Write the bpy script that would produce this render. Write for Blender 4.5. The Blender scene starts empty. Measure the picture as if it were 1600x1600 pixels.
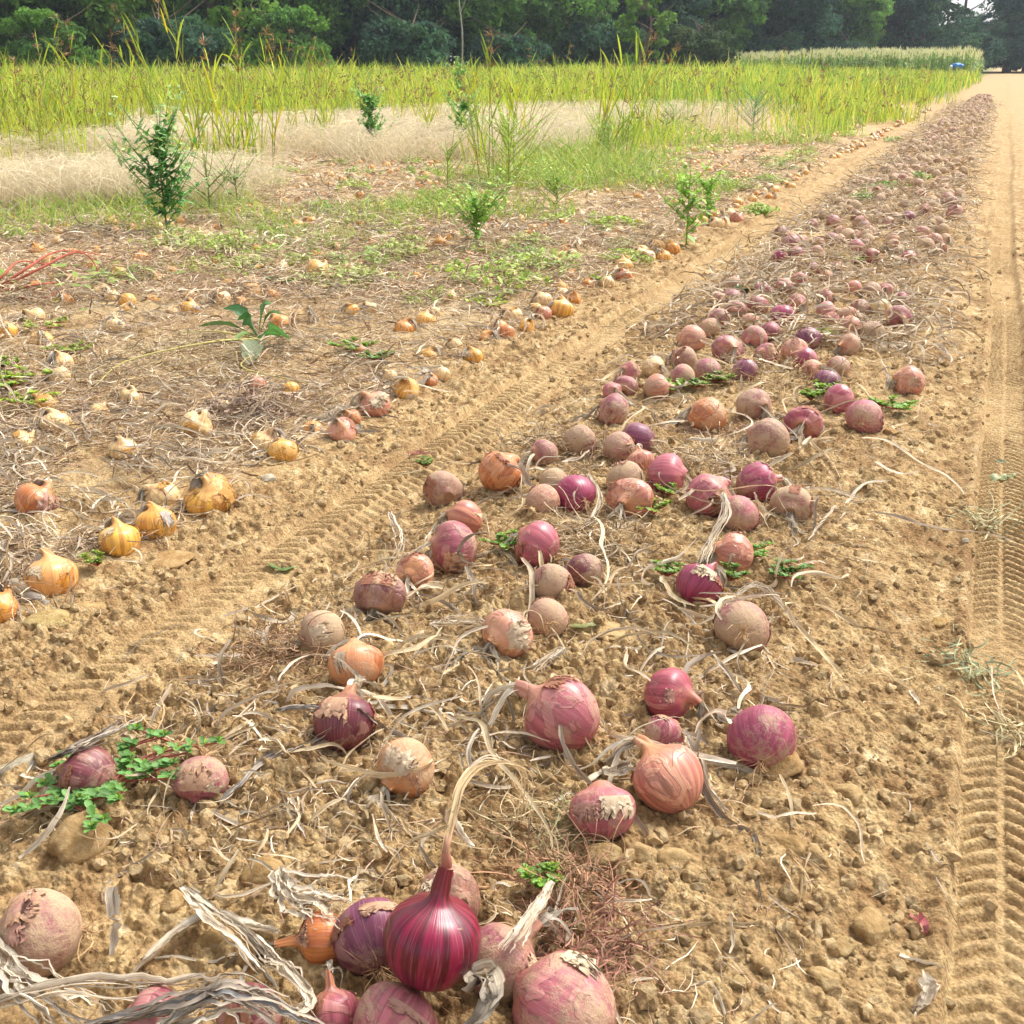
import bpy, math
import numpy as np
# ---------------------------------------------------------------- camera, sky, sun, exposure
H, F = 0.95, 1715.0                                   # eye height (m), focal length in photo pixels
PITCH = math.atan(705 / F); YAW = math.atan(775 / math.hypot(F, 705))
SC = bpy.context.scene; COL = SC.collection
cd = bpy.data.cameras.new('camera'); cam = bpy.data.objects.new('camera', cd); COL.objects.link(cam)
cam.location = (0, 0, H); cam.rotation_euler = (math.pi/2 - PITCH, 0, YAW)
cd.sensor_width = 36; cd.lens = 36 * F / 1600; cd.clip_start = .02; cd.clip_end = 2000
SC.camera = cam
SUN_DIR = np.array([0.30, 0.62, 0.0]); SUN_DIR /= np.linalg.norm(SUN_DIR)
SUN_EL = math.radians(52)
world = bpy.data.worlds.new('World'); SC.world = world; world.use_nodes = True
wn = world.node_tree; bg = wn.nodes['Background']
sky = wn.nodes.new('ShaderNodeTexSky'); sky.sky_type = 'NISHITA'; sky.sun_disc = False
sky.sun_elevation = SUN_EL; sky.sun_rotation = math.atan2(SUN_DIR[0], SUN_DIR[1])
sky.dust_density = 4.0; sky.air_density = 1.0
hs = wn.nodes.new('ShaderNodeHueSaturation'); hs.inputs['Saturation'].default_value = .22
wn.links.new(sky.outputs[0], hs.inputs['Color']); wn.links.new(hs.outputs[0], bg.inputs[0])
bg.inputs[1].default_value = 0.15
sl = bpy.data.lights.new('sun', 'SUN'); sl.energy = 1.9; sl.angle = math.radians(17); sl.color = (1, .95, .87)
so = bpy.data.objects.new('sun', sl); COL.objects.link(so)
from mathutils import Vector
sv = Vector((SUN_DIR[0]*math.cos(SUN_EL), SUN_DIR[1]*math.cos(SUN_EL), math.sin(SUN_EL)))
so.rotation_euler = sv.to_track_quat('Z', 'Y').to_euler()
SC.view_settings.view_transform = 'Standard'; SC.view_settings.look = 'None'
SC.view_settings.exposure = 1.03; SC.view_settings.gamma = 1
SC.cycles.use_denoising = True
SC.cycles.max_bounces = 5; SC.cycles.diffuse_bounces = 3; SC.cycles.transmission_bounces = 3
SC.cycles.transparent_max_bounces = 4

# ---------------------------------------------------------------- helpers
RIGHT = np.array([math.cos(YAW), math.sin(YAW), 0]); FWD = np.array([-math.sin(YAW), math.cos(YAW), 0])
HAZE = 0.0006
UPV = np.array([0, 0, 1.0])
def gp(px, py, z=0.0):
    """ground point under a photo pixel, at height z: (x, y, depth along the view axis)"""
    x = (px-800)/F; y = -(py-800)/F
    cy = math.cos(PITCH)+y*math.sin(PITCH); cz = -math.sin(PITCH)+y*math.cos(PITCH)
    t = (z-H)/cz
    return (x*math.cos(YAW)-cy*math.sin(YAW))*t, (x*math.sin(YAW)+cy*math.cos(YAW))*t, t
def sd(s, d):
    """side s and depth d in the camera's ground frame -> world x, y"""
    return RIGHT[0]*s+FWD[0]*d, RIGHT[1]*s+FWD[1]*d
def nrmz(a): return a/np.maximum(np.linalg.norm(a, axis=-1, keepdims=True), 1e-9)
def hash2(i, j, k=0):
    n = (i.astype(np.int64)*374761393 + j.astype(np.int64)*668265263 + k*1442695041) & 0xffffffff
    n = ((n ^ (n >> 13))*1274126177) & 0xffffffff
    n = ((n ^ (n >> 16))*2246822519) & 0xffffffff
    return ((n ^ (n >> 15)) & 0xffffff)/float(0xffffff)
def vnoise(x, y, s, k=0):
    x = x/s; y = y/s; i = np.floor(x); j = np.floor(y); u = x-i; v = y-j
    u = u*u*(3-2*u); v = v*v*(3-2*v)
    a = hash2(i, j, k); b = hash2(i+1, j, k); c = hash2(i, j+1, k); d = hash2(i+1, j+1, k)
    return (a*(1-u)+b*u)*(1-v)+(c*(1-u)+d*u)*v - .5
def fbm(x, y, s, k=0, o=3):
    r = 0; a = 1.0
    for q in range(o):
        r = r+a*vnoise(x+q*17.3, y-q*9.1, s, k+q); a *= .5; s *= .5
    return r
def clods(x, y, s, k, dens=.75, flat=.75):
    """rounded crumbs of cell size s, highest wins"""
    wx = x+vnoise(x, y, s*.55, k+50)*s*.5; wy = y+vnoise(x, y, s*.55, k+60)*s*.5
    gx = wx/s; gy = wy/s; i0 = np.floor(gx); j0 = np.floor(gy); h = np.zeros_like(gx)
    for di in (-1, 0, 1):
        for dj in (-1, 0, 1):
            i = i0+di; j = j0+dj
            cx = i+hash2(i, j, k); cy = j+hash2(i, j, k+1)
            p = hash2(i, j, k+2); r = np.where(p < dens, .16+.5*hash2(i, j, k+3)**1.6, 1e-3)
            asp = .7+.6*hash2(i, j, k+4)
            q = 1-(((gx-cx)*asp)**2+((gy-cy)/asp)**2)/(r*r)
            h = np.maximum(h, np.sqrt(np.maximum(q, 0))*r*flat)
    return h*s
def sstep(a, b, x):
    t = np.clip((x-a)/(b-a), 0, 1); return t*t*(3-2*t)
TRKS = ((-1.245, .066, .033, .018), (0.132, .052, .029, .015))      # centre x, half width, lug pitch, lug height
def track_masks(x, y):
    out = []
    for c, hw, p, lh in TRKS:
        cx = c+.012*np.sin(y*.55)+.006*np.sin(y*1.7+c)
        u = (x-cx)/hw
        out.append((u, 1-sstep(.95, 1.22, np.abs(u)), p, lh))
    return out
def rough_amt(x, y):
    """how cloddy the soil is: full in the bed, less on crusted ground and in the tracks"""
    a = .95+.5*fbm(x, y, .5, 7, 2)
    a = a*np.where(x < -1.5, .55, 1)
    a = a*(1-.35*sstep(.2, .45, x))*(1-.38*sstep(-.36, -.16, x))
    for u, m, p, lh in track_masks(x, y): a = a*(1-.86*m)*(1-.30*(1-sstep(1.2, 2.0, np.abs(u))))
    return np.clip(a, 0.05, 1.5)
def ground(x, y, lvl=2):
    """height of the soil; lvl 0 = broad shape, 1 = with big clods, 2 = all crumbs"""
    x = np.asarray(x, float); y = np.asarray(y, float)
    z = .035*sstep(-1.12, -.92, x)*(1-sstep(-.16, .04, x)) + .018*(1-sstep(-1.62, -1.42, x))
    z = z+.03*fbm(x, y, .6, 1, 2)*.6
    for (u, m, p, lh) in track_masks(x, y):
        fade = .75+.5*np.clip(vnoise(x*0, y, .9, 31)+.2, -.5, .5)*2
        z = z*(1-.5*m)-.016*m
        z = z+.010*np.exp(-((np.abs(u)-1.35)/.22)**2)
        if lvl > 0:
            wob = .3*p*vnoise(x, y, .07, 70)
            ph = (y+wob+p*1.1*np.abs(u)**1.6+np.where(u > 0, p*.5, 0))/p
            f = ph-np.floor(ph)
            bar = sstep(.0, .32, f)*(1-sstep(.62, .80, f))
            au = np.abs(u); w = sstep(.05, .16, au)*(1-sstep(.88, 1.02, au))
            if p > .03: w = w*np.where(u > 0, .35, 1)
            w = w*np.clip(1.05+1.5*vnoise(x, y, .23, 72), .15, 1.15)
            w = w*np.clip(1.1+3.2*np.minimum(vnoise(x, y, .31, 77)+.22, 0), .25, 1.1)
            z = z+(bar-.5)*lh*w*np.clip(fade, .35, 1.15)
    if lvl > 0:
        a = rough_amt(x, y)
        z = z+clods(x, y, .085, 11, .20, .36)*a+.007*fbm(x, y, .05, 3, 3)*a+clods(x, y, .034, 21, .26, .72)*a
        if lvl > 1:
            z = z+clods(x, y, .0185, 31, .72, .95)*a*1.0+clods(x, y, .0095, 41, .75, 1.05)*(.2+a*.8)+.0045*fbm(x, y, .009, 5, 2)*(.3+a)
    return z
def g1(x, y): return float(ground(np.array([x]), np.array([y]), 0)[0])

class MB:
    """collects verts / quads / tris with colour and texture attributes and links them as ONE mesh object"""
    def __init__(s): s.V = []; s.Q = []; s.T = []; s.C = []; s.X = []; s.n = 0
    def add(s, V, Q=None, T=None, col=(1, 1, 1, 1), tex=None):
        V = np.asarray(V, float).reshape(-1, 3); n = len(V)
        if Q is not None and len(Q): s.Q.append(np.asarray(Q, np.int64)+s.n)
        if T is not None and len(T): s.T.append(np.asarray(T, np.int64)+s.n)
        c = np.asarray(col, float)
        if c.ndim == 1: c = np.tile(c, (n, 1))
        if c.shape[1] == 3: c = np.hstack([c, np.ones((n, 1))])
        x = np.zeros((n, 4)) if tex is None else np.asarray(tex, float)
        if x.shape[1] == 3: x = np.hstack([x, np.zeros((n, 1))])
        s.V.append(V); s.C.append(c); s.X.append(x); s.n += n
    def mesh(s, name, mat, smooth=True):
        me = bpy.data.meshes.new(name)
        V = np.concatenate(s.V)
        Q = np.concatenate(s.Q) if s.Q else np.zeros((0, 4), np.int64)
        T = np.concatenate(s.T) if s.T else np.zeros((0, 3), np.int64)
        me.vertices.add(len(V)); me.vertices.foreach_set('co', V.astype(np.float32).ravel())
        me.loops.add(Q.size+T.size)
        me.loops.foreach_set('vertex_index', np.concatenate([Q.ravel(), T.ravel()]).astype(np.int32))
        me.polygons.add(len(Q)+len(T))
        st = np.concatenate([np.arange(len(Q))*4, Q.size+np.arange(len(T))*3])
        me.polygons.foreach_set('loop_start', st.astype(np.int32))
        me.polygons.foreach_set('use_smooth', np.full(len(Q)+len(T), smooth, bool))
        me.update(calc_edges=True)
        a = me.attributes.new('col', 'FLOAT_COLOR', 'POINT'); a.data.foreach_set('color', np.concatenate(s.C).astype(np.float32).ravel())
        a = me.attributes.new('tex', 'FLOAT_COLOR', 'POINT'); a.data.foreach_set('color', np.concatenate(s.X).astype(np.float32).ravel())
        me.materials.append(mat)
        return me
    def build(s, name, mat, parent=None, smooth=True):
        return link(name, s.mesh(name, mat, smooth), parent)
def link(name, me, parent=None):
    o = bpy.data.objects.new(name, me); COL.objects.link(o)
    if parent is not None: o.parent = parent
    return o
def tag(o, label=None, cat=None, group=None, kind=None):
    if label: o['label'] = label
    if cat: o['category'] = cat
    if group: o['group'] = group
    if kind: o['kind'] = kind
    return o
def empty(name, loc, rz=0):
    o = bpy.data.objects.new(name, None); COL.objects.link(o); o.location = loc; o.rotation_euler = (0, 0, rz)
    o.empty_display_size = .05; return o
def copy_tree(o, parent=None):
    c = o.copy(); COL.objects.link(c)
    if parent is not None: c.parent = parent
    for ch in list(o.children): copy_tree(ch, c)
    return c

def ribbons(mb, P, W, side, fold=.25, col=None, rng=None, flat=False):
    """many strips at once. P (M,N,3) centre lines, W (M,N) widths, side (M,N,3)"""
    M, N = P.shape[:2]
    T = nrmz(np.gradient(P, axis=1)); S = nrmz(side-T*np.sum(side*T, -1, keepdims=True)); Nn = np.cross(S, T)
    w = W[..., None]/2
    L = np.concatenate([np.zeros((M, 1)), np.cumsum(np.linalg.norm(np.diff(P, axis=1), axis=-1), 1)], 1)
    k = 2 if flat else 3
    if flat: V = np.stack([P-S*w, P+S*w], 2); U = np.array([0, 1.])
    else: V = np.stack([P-S*w+Nn*w*fold, P-Nn*w*fold*.5, P+S*w+Nn*w*fold], 2); U = np.array([0, .5, 1.])
    base = (np.arange(M)[:, None, None]*N+np.arange(N-1)[None, :, None])*k+np.arange(k-1)[None, None, :]
    Q = np.stack([base, base+1, base+k+1, base+k], -1).reshape(-1, 4)
    r = (rng or np.random).rand(M)
    X = np.zeros((M, N, k, 4)); X[..., 0] = U; X[..., 1] = L[..., None]; X[..., 2] = r[:, None, None]
    X[..., 3] = np.linspace(0, 1, N)[None, :, None]
    if col is None: col = np.ones((M, 4))
    C = np.broadcast_to(np.asarray(col)[:, None, None, :], (M, N, k, np.asarray(col).shape[-1])).reshape(M*N*k, -1)
    mb.add(V.reshape(-1, 3), Q, col=C, tex=X.reshape(-1, 4))
def droop_paths(p0, d0, L, N, rng, grav=.25, jit=.35, gfun=None, clear=.003):
    """limp strips that fall from p0 along d0 and settle on the ground"""
    M = len(p0); P = np.zeros((M, N, 3)); P[:, 0] = p0; d = nrmz(d0.copy()); st = (L/(N-1))[:, None]
    drift = rng.randn(M, 3)*.5; drift[:, 2] *= .4
    for i in range(1, N):
        drift = drift*.75+rng.randn(M, 3)*np.array([1, 1, .6])*.55
        d = nrmz(d+jit*drift*.5+np.array([0, 0, -grav]))
        p = P[:, i-1]+d*st
        if gfun is not None:
            gz = gfun(p[:, 0], p[:, 1])+clear
            lo = p[:, 2] < gz
            p[lo, 2] = gz[lo]; d[lo, 2] = np.abs(d[lo, 2])*.1; d = nrmz(d)
        P[:, i] = p
    return P
def twist_side(P, rng, tw=1.0, ang0=None):
    M, N = P.shape[:2]; T = nrmz(np.gradient(P, axis=1))
    S = nrmz(np.cross(T, UPV)+1e-4); B = np.cross(T, S)
    a = (rng.rand(M)*.8-.4 if ang0 is None else ang0)[:, None]+np.cumsum(rng.randn(M, N)*.22*tw, 1)+rng.randn(M)[:, None]*tw*np.linspace(0, 1, N)*1.2
    return S*np.cos(a)[..., None]+B*np.sin(a)[..., None]
def tube(mb, P, R, n=6, col=(1, 1, 1, 1)):
    P = np.asarray(P, float); N = len(P); R = np.broadcast_to(np.asarray(R, float), (N,))
    T = nrmz(np.gradient(P, axis=0)); ref = np.array([.3, .9, .2]) if abs(T[0, 2]) > .8 else UPV
    S = nrmz(np.cross(T, ref)); B = np.cross(T, S); a = np.arange(n)*2*math.pi/n
    V = P[:, None]+(S[:, None]*np.cos(a)[None, :, None]+B[:, None]*np.sin(a)[None, :, None])*R[:, None, None]
    i = np.arange(N-1)[:, None]*n; j = np.arange(n)[None]; j2 = (j+1) % n
    Q = np.stack([i+j, i+j2, i+n+j2, i+n+j], -1).reshape(-1, 4)
    L = np.concatenate([[0], np.cumsum(np.linalg.norm(np.diff(P, axis=0), axis=1))])
    X = np.zeros((N, n, 4)); X[..., 0] = a/6.28; X[..., 1] = L[:, None]
    mb.add(V.reshape(-1, 3), Q, col=col, tex=X.reshape(-1, 4))
def spline(pts, n):
    pts = np.asarray(pts, float); m = len(pts)
    p = np.vstack([2*pts[0]-pts[1], pts, 2*pts[-1]-pts[-2]]); t = np.linspace(0, m-1-1e-6, n); i = t.astype(int); f = (t-i)[:, None]
    a, b, c, d = p[i], p[i+1], p[i+2], p[i+3]
    return .5*(2*b+(c-a)*f+(2*a-5*b+4*c-d)*f*f+(3*b-a-3*c+d)*f**3)
def rot_to(A):
    """matrix whose third column is A"""
    A = nrmz(np.asarray(A, float)); h = np.array([1., 0, 0]) if abs(A[0]) < .9 else np.array([0, 1., 0])
    X = nrmz(np.cross(h, A)); Y = np.cross(A, X); return np.stack([X, Y, A], 1)
def icos(sub):
    import bmesh
    b = bmesh.new(); bmesh.ops.create_icosphere(b, subdivisions=sub, radius=1); b.verts.ensure_lookup_table()
    V = np.array([v.co[:] for v in b.verts]); T = np.array([[v.index for v in f.verts] for f in b.faces]); b.free(); return V, T
ICO = {k: icos(k) for k in (1, 2, 3, 4)}

# ---------------------------------------------------------------- materials
class NT:
    def __init__(s, name, rough=.8, spec=.3):
        s.m = bpy.data.materials.new(name); s.m.use_nodes = True; s.t = s.m.node_tree; s.b = s.t.nodes['Principled BSDF']
        s.b.inputs['Roughness'].default_value = rough; s.b.inputs['Specular IOR Level'].default_value = spec
        s.out = s.t.nodes['Material Output']
    def n(s, typ, **k):
        q = s.t.nodes.new(typ)
        for a, v in k.items(): setattr(q, a, v)
        return q
    def l(s, a, b): s.t.links.new(a, b)
    def setv(s, inp, v):
        if hasattr(v, 'links'): s.l(v, inp)
        else: inp.default_value = v
    def attr(s, name): return s.n('ShaderNodeAttribute', attribute_name=name)
    def geo(s): return s.n('ShaderNodeNewGeometry')
    def obj(s): return s.n('ShaderNodeTexCoord').outputs['Object']
    def vm(s, op, a, b=None):
        q = s.n('ShaderNodeVectorMath', operation=op); s.setv(q.inputs[0], a)
        if b is not None: s.setv(q.inputs[1], b)
        return q.outputs[0]
    def ma(s, op, a, b=None, clamp=False):
        q = s.n('ShaderNodeMath', operation=op, use_clamp=clamp); s.setv(q.inputs[0], a)
        if b is not None: s.setv(q.inputs[1], b)
        return q.outputs[0]
    def noise(s, vec, scale, detail=4, rough=.55, dist=0):
        q = s.n('ShaderNodeTexNoise'); s.l(vec, q.inputs['Vector']); q.inputs['Scale'].default_value = scale
        q.inputs['Detail'].default_value = detail; q.inputs['Roughness'].default_value = rough; q.inputs['Distortion'].default_value = dist
        return q.outputs['Fac']
    def ramp(s, f, stops):
        q = s.n('ShaderNodeValToRGB'); s.l(f, q.inputs[0]); e = q.color_ramp.elements
        while len(e) < len(stops): e.new(.5)
        for el, (p, c) in zip(e, stops): el.position = p; el.color = (*c[:3], 1) if hasattr(c, '__len__') else (c, c, c, 1)
        return q.outputs[0]
    def mix(s, f, a, b, mode='MIX'):
        q = s.n('ShaderNodeMix', data_type='RGBA', blend_type=mode); s.setv(q.inputs[0], f)
        for i, v in ((6, a), (7, b)):
            if isinstance(v, (tuple, list)): v = (*v[:3], 1)
            s.setv(q.inputs[i], v)
        return q.outputs[2]
    def base(s, c): s.l(c, s.b.inputs['Base Color'])
    def bump(s, h, strength=.5, dist=.002, normal=None):
        q = s.n('ShaderNodeBump'); s.l(h, q.inputs['Height']); q.inputs['Strength'].default_value = strength; q.inputs['Distance'].default_value = dist
        if normal is not None: s.l(normal, q.inputs['Normal'])
        s.l(q.outputs[0], s.b.inputs['Normal']); return q.outputs[0]

def mat_soil():
    m = NT('soil', .95, .15); P = m.geo().outputs['Position']; a = m.attr('col')
    n1 = m.noise(P, 3.4, 6, .65); n2 = m.noise(P, 22, 6, .65); n3 = m.noise(P, 160, 4, .6)
    c = m.ramp(n2, [(.30, (.19, .105, .045)), (.44, (.36, .23, .105)), (.58, (.51, .36, .175)), (.72, (.69, .54, .33))])
    c = m.mix(m.ma('MULTIPLY', m.ramp(n1, [(.46, 0.), (.62, 1.)]), .62), c, (.25, .14, .06))
    c = m.mix(a.outputs['Alpha'], c, a.outputs['Color'])
    c = m.mix(1.0, c, m.ramp(n3, [(.28, .55), (.52, 1.), (.75, 1.3)]), 'MULTIPLY')
    m.base(c)
    vo = m.n('ShaderNodeTexVoronoi'); m.l(P, vo.inputs['Vector']); vo.inputs['Scale'].default_value = 190
    b1 = m.bump(m.noise(P, 260, 5, .75), .9, .0035)
    m.bump(vo.outputs['Distance'], .7, -.003, b1)
    return m.m
def mat_clod(name, stops, sc=60):
    m = NT(name, .95, .15); P = m.obj(); a = m.attr('col')
    c = m.mix(1.0, m.ramp(m.noise(P, sc, 6, .65), stops), a.outputs['Color'], 'MULTIPLY')
    m.base(c); m.bump(m.noise(P, sc*3.5, 6, .75), 1.0, .005); return m.m
def mat_onion(name='onion_skin', dk=(.66, .52, .62), vk=.4):
    m = NT(name, .35, .45); a = m.attr('col'); t = m.attr('tex'); P = m.obj()
    sep = m.n('ShaderNodeSeparateColor'); m.l(t.outputs['Color'], sep.inputs[0]); v = sep.outputs[2]
    rnd = m.n('ShaderNodeObjectInfo').outputs['Random']; off = m.n('ShaderNodeCombineXYZ'); m.l(m.ma('MULTIPLY', rnd, 37), off.inputs[0]); m.l(m.ma('MULTIPLY', rnd, 91), off.inputs[1])
    S = m.vm('ADD', m.vm('MULTIPLY', t.outputs['Vector'], (5.5, 5.5, .55)), off.outputs[0])
    st = m.noise(S, 1.0, 2, .5); vein = m.noise(S, 5.0, 2, .5)
    c = a.outputs['Color']
    pale = m.mix(.45, c, (.72, .42, .36)); dark = m.mix(1.0, c, dk, 'MULTIPLY')
    col = m.mix(m.ramp(st, [(.42, 0.), (.60, 1.)]), dark, c)
    col = m.mix(m.ramp(vein, [(.56, 0.), (.66, vk)]), col, pale)
    # amber dry skin towards the neck
    PO = m.vm('ADD', P, off.outputs[0])
    nk = m.ma('ADD', v, m.ma('MULTIPLY', m.ma('SUBTRACT', m.noise(PO, 22, 3), .5), .8))
    col = m.mix(m.ma('MULTIPLY', m.ramp(nk, [(.66, 0.), (.84, 1.)]), m.attr('tex').outputs['Alpha'], True), col, (.52, .25, .09))
    # papery outer skin, torn in patches
    pm = m.noise(PO, 24, 3, .5, 1.2)
    pap = m.mix(m.ramp(vein, [(.4, 0.), (.6, 1.)]), (.42, .24, .15), (.62, .46, .33))
    thr = m.ma('ADD', pm, m.ma('MULTIPLY', m.ma('SUBTRACT', t.outputs['Alpha'], .5), .3))
    pap = m.mix(.5, pap, m.mix(1.0, c, (1.25, 1.25, 1.25), 'MULTIPLY'))
    pf = m.ramp(thr, [(.535, 0.), (.60, 1.)])
    col = m.mix(m.ma('MULTIPLY', pf, .58), col, pap)
    edge = m.ramp(thr, [(.53, 0.), (.552, 1.), (.58, 0.)])
    col = m.mix(m.ma('MULTIPLY', edge, .55), col, (.16, .07, .04))
    # caked soil
    d0 = m.ma('ADD', m.ma('MULTIPLY', m.noise(PO, 24, 8, .74, .3), .72), m.ma('MULTIPLY', m.noise(PO, 150, 5, .7), .28)); d1 = m.noise(PO, 320, 3, .6)
    dm = m.ma('ADD', m.ma('ADD', d0, m.ma('MULTIPLY', m.ma('SUBTRACT', a.outputs['Alpha'], .5), .42)), m.ma('MULTIPLY', m.ma('SUBTRACT', .42, v), .14))
    df = m.ramp(dm, [(.47, 0.), (.55, .45), (.62, .82), (.72, .95)])
    df = m.ma('MULTIPLY', df, m.ramp(a.outputs['Alpha'], [(.03, 0.), (.2, 1.)]))
    film = m.ma('MULTIPLY', a.outputs['Alpha'], .15)
    soil = m.mix(d1, (.36, .235, .125), (.56, .42, .26))
    col = m.mix(film, col, (.52, .37, .26)); col = m.mix(df, col, soil)
    m.base(col)
    r = m.ma('ADD', .30, m.ma('MULTIPLY', a.outputs['Alpha'], .35)); m.l(m.ma('MAXIMUM', r, m.ma('MULTIPLY', df, .95)), m.b.inputs['Roughness'])
    b1 = m.bump(vein, .25, .0012)
    b2 = m.bump(pf, .55, .0014, b1)
    m.bump(m.ma('MULTIPLY', df, m.ma('ADD', m.noise(PO, 380, 4, .7), .4)), .6, .0025, b2)
    return m.m
def mat_leaf(name, stops, bumpk=.5):
    """dry strap leaf: fine lengthwise streaks from the strip's own across/along coordinates"""
    m = NT(name, .75, .25); a = m.attr('col'); t = m.attr('tex')
    S = m.vm('MULTIPLY', t.outputs['Vector'], (7., 16., 43.)); st = m.noise(S, 1, 5, .65)
    big = m.noise(m.vm('MULTIPLY', t.outputs['Vector'], (.6, 22., 31.)), 1, 3)
    c = m.ramp(m.ma('ADD', m.ma('MULTIPLY', st, .65), m.ma('MULTIPLY', big, .35)), stops)
    cc = m.mix(1.0, c, a.outputs['Color'], 'MULTIPLY'); m.base(cc); m.bump(st, bumpk, .0016)
    tr = m.n('ShaderNodeBsdfTranslucent'); m.l(cc, tr.inputs[0]); mx = m.n('ShaderNodeMixShader'); mx.inputs[0].default_value = .22
    m.l(m.b.outputs[0], mx.inputs[1]); m.l(tr.outputs[0], mx.inputs[2]); m.l(mx.outputs[0], m.out.inputs[0]); return m.m
def mat_green(name, rough=.5, trans=.35, var=.35):
    m = NT(name, rough, .3); a = m.attr('col'); t = m.attr('tex'); P = m.obj()
    st = m.noise(m.vm('MULTIPLY', t.outputs['Vector'], (4., 3., 19.)), 1, 3)
    c = m.mix(1.0, a.outputs['Color'], m.ramp(st, [(.3, 1-var), (.7, 1+var)]), 'MULTIPLY')
    m.base(c)
    tr = m.n('ShaderNodeBsdfTranslucent'); m.l(c, tr.inputs[0]); mx = m.n('ShaderNodeMixShader'); mx.inputs[0].default_value = trans
    m.l(m.b.outputs[0], mx.inputs[1]); m.l(tr.outputs[0], mx.inputs[2]); m.l(mx.outputs[0], m.out.inputs[0]); return m.m
def mat_col(name, rough=.7, spec=.3, sc=30, var=.3):
    m = NT(name, rough, spec); a = m.attr('col')
    m.base(m.mix(1.0, a.outputs['Color'], m.ramp(m.noise(m.obj(), sc, 4, .6), [(.3, 1-var), (.7, 1+var)]), 'MULTIPLY')); return m.m
M_SOIL = mat_soil()
M_CLOD = mat_clod('soil_clod', [(.3, (.30, .19, .085)), (.5, (.46, .32, .16)), (.7, (.60, .46, .27))])
M_STONE = mat_clod('field_stone', [(.3, (.30, .25, .17)), (.5, (.50, .43, .31)), (.7, (.66, .60, .47))], 40)
M_ONION = mat_onion(); M_ONION_H = mat_onion('shiny_onion_skin', (.38, .25, .34), .22)
M_DRY = mat_leaf('dry_leaf', [(.32, (.20, .15, .10)), (.40, (.48, .39, .29)), (.49, (.72, .64, .52)), (.62, (.90, .85, .76))], .8)
M_HUSK = mat_leaf('papery_skin', [(.32, (.62, .5, .42)), (.5, (.9, .85, .8)), (.66, (1.1, 1.05, 1))], .4)
M_FIB = mat_col('dry_fibre', .9, .1, 60, .25)
M_GREEN = mat_green('weed_leaf', .5, .3)
M_GRASS = mat_green('grass_blade', .55, .4, .4)
M_TREE = mat_green('tree_leaf', .85, .35, .3)
M_BARK = mat_col('bark', .9, .1, 20, .4)
# ---------------------------------------------------------------- ground
def build_ground():
    fine = np.radians(np.arange(-30.5, 30.5, .092)); mid = np.radians(np.arange(31, 180, 1.0))
    ang = np.concatenate([-mid[::-1], fine, mid]); ang = np.unique(ang); NA = len(ang)
    r = [.38]
    while r[-1] < 26: r.append(r[-1]*(1.0023 if r[-1] < 8 else 1.0045))
    while r[-1] < 360: r.append(r[-1]*1.06)
    r = np.array(r); NR = len(r)
    th = math.pi/2+YAW-ang                        # heading of each spoke
    X = r[:, None]*np.cos(th)[None]; Y = r[:, None]*np.sin(th)[None]
    Z = np.zeros_like(X)
    for i in range(0, NR, 64):
        x = X[i:i+64]; y = Y[i:i+64]; rr = r[i:i+64, None]
        if rr.min() > 30: Z[i:i+64] = 0
        else:
            lv = 2 if rr.min() < 9 else 1
            Z[i:i+64] = ground(x, y, lv)*(1-sstep(20, 28, rr))
    Z[:, np.abs(ang) > math.radians(45)] *= .6
    V = np.stack([X, Y, Z], -1).reshape(-1, 3)
    i = np.arange(NR-1)[:, None]*NA; j = np.arange(NA-1)[None]
    Q = np.stack([i+j, i+j+1, i+NA+j+1, i+NA+j], -1).reshape(-1, 4)
    Qw = np.stack([i[:, 0]+NA-1, i[:, 0], i[:, 0]+NA, i[:, 0]+NA+NA-1], -1)
    Q = np.vstack([Q, Qw])[:, ::-1]
    x = X.ravel(); y = Y.ravel(); d = x*FWD[0]+y*FWD[1]
    C = np.zeros((len(V), 4)); C[:, :3] = (.5, .36, .19)
    def over(m, c):
        m = np.clip(m, 0, 1)[:, None]; C[:, :3] = C[:, :3]*(1-m)+np.array(c)*m; C[:, 3:] = np.maximum(C[:, 3:], m)
    near = d < 60
    over(.55*sstep(-1.45, -1.75, x)*np.clip(.55+2.0*fbm(x, y, .5, 81, 2), 0, 1), (.60, .47, .28))
    over(.40*sstep(-1.55, -1.8, x)*np.clip(.1+2.2*fbm(x, y, .35, 85, 2), 0, 1), (.30, .19, .10))
    for (u, m, p, lh) in track_masks(x, y): over(.45*m*near, (.44, .285, .12))
    over(.5*sstep(.22, .4, x), (.53, .41, .23))
    over(.5*sstep(5, 30, d)*(x > -1.5), (.43, .31, .17))
    over(.9*sstep(9, 12, d)*sstep(-3.5, -5, x), (.52, .43, .28))
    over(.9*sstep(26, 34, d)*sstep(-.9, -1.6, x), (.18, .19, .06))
    mb = MB(); mb.add(V, Q, col=C)
    # plug under the camera's feet
    th0 = th; ring = np.stack([.38*np.cos(th0), .38*np.sin(th0), Z[0]], -1); c = np.array([[0, 0, 0.]])
    k = np.arange(NA); mb.add(np.vstack([ring, c]), T=np.stack([k, np.full(NA, NA), (k+1) % NA], -1), col=(.5, .36, .19, 0))
    o = mb.build('ground', M_SOIL); tag(o, kind='structure')
build_ground()

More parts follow.
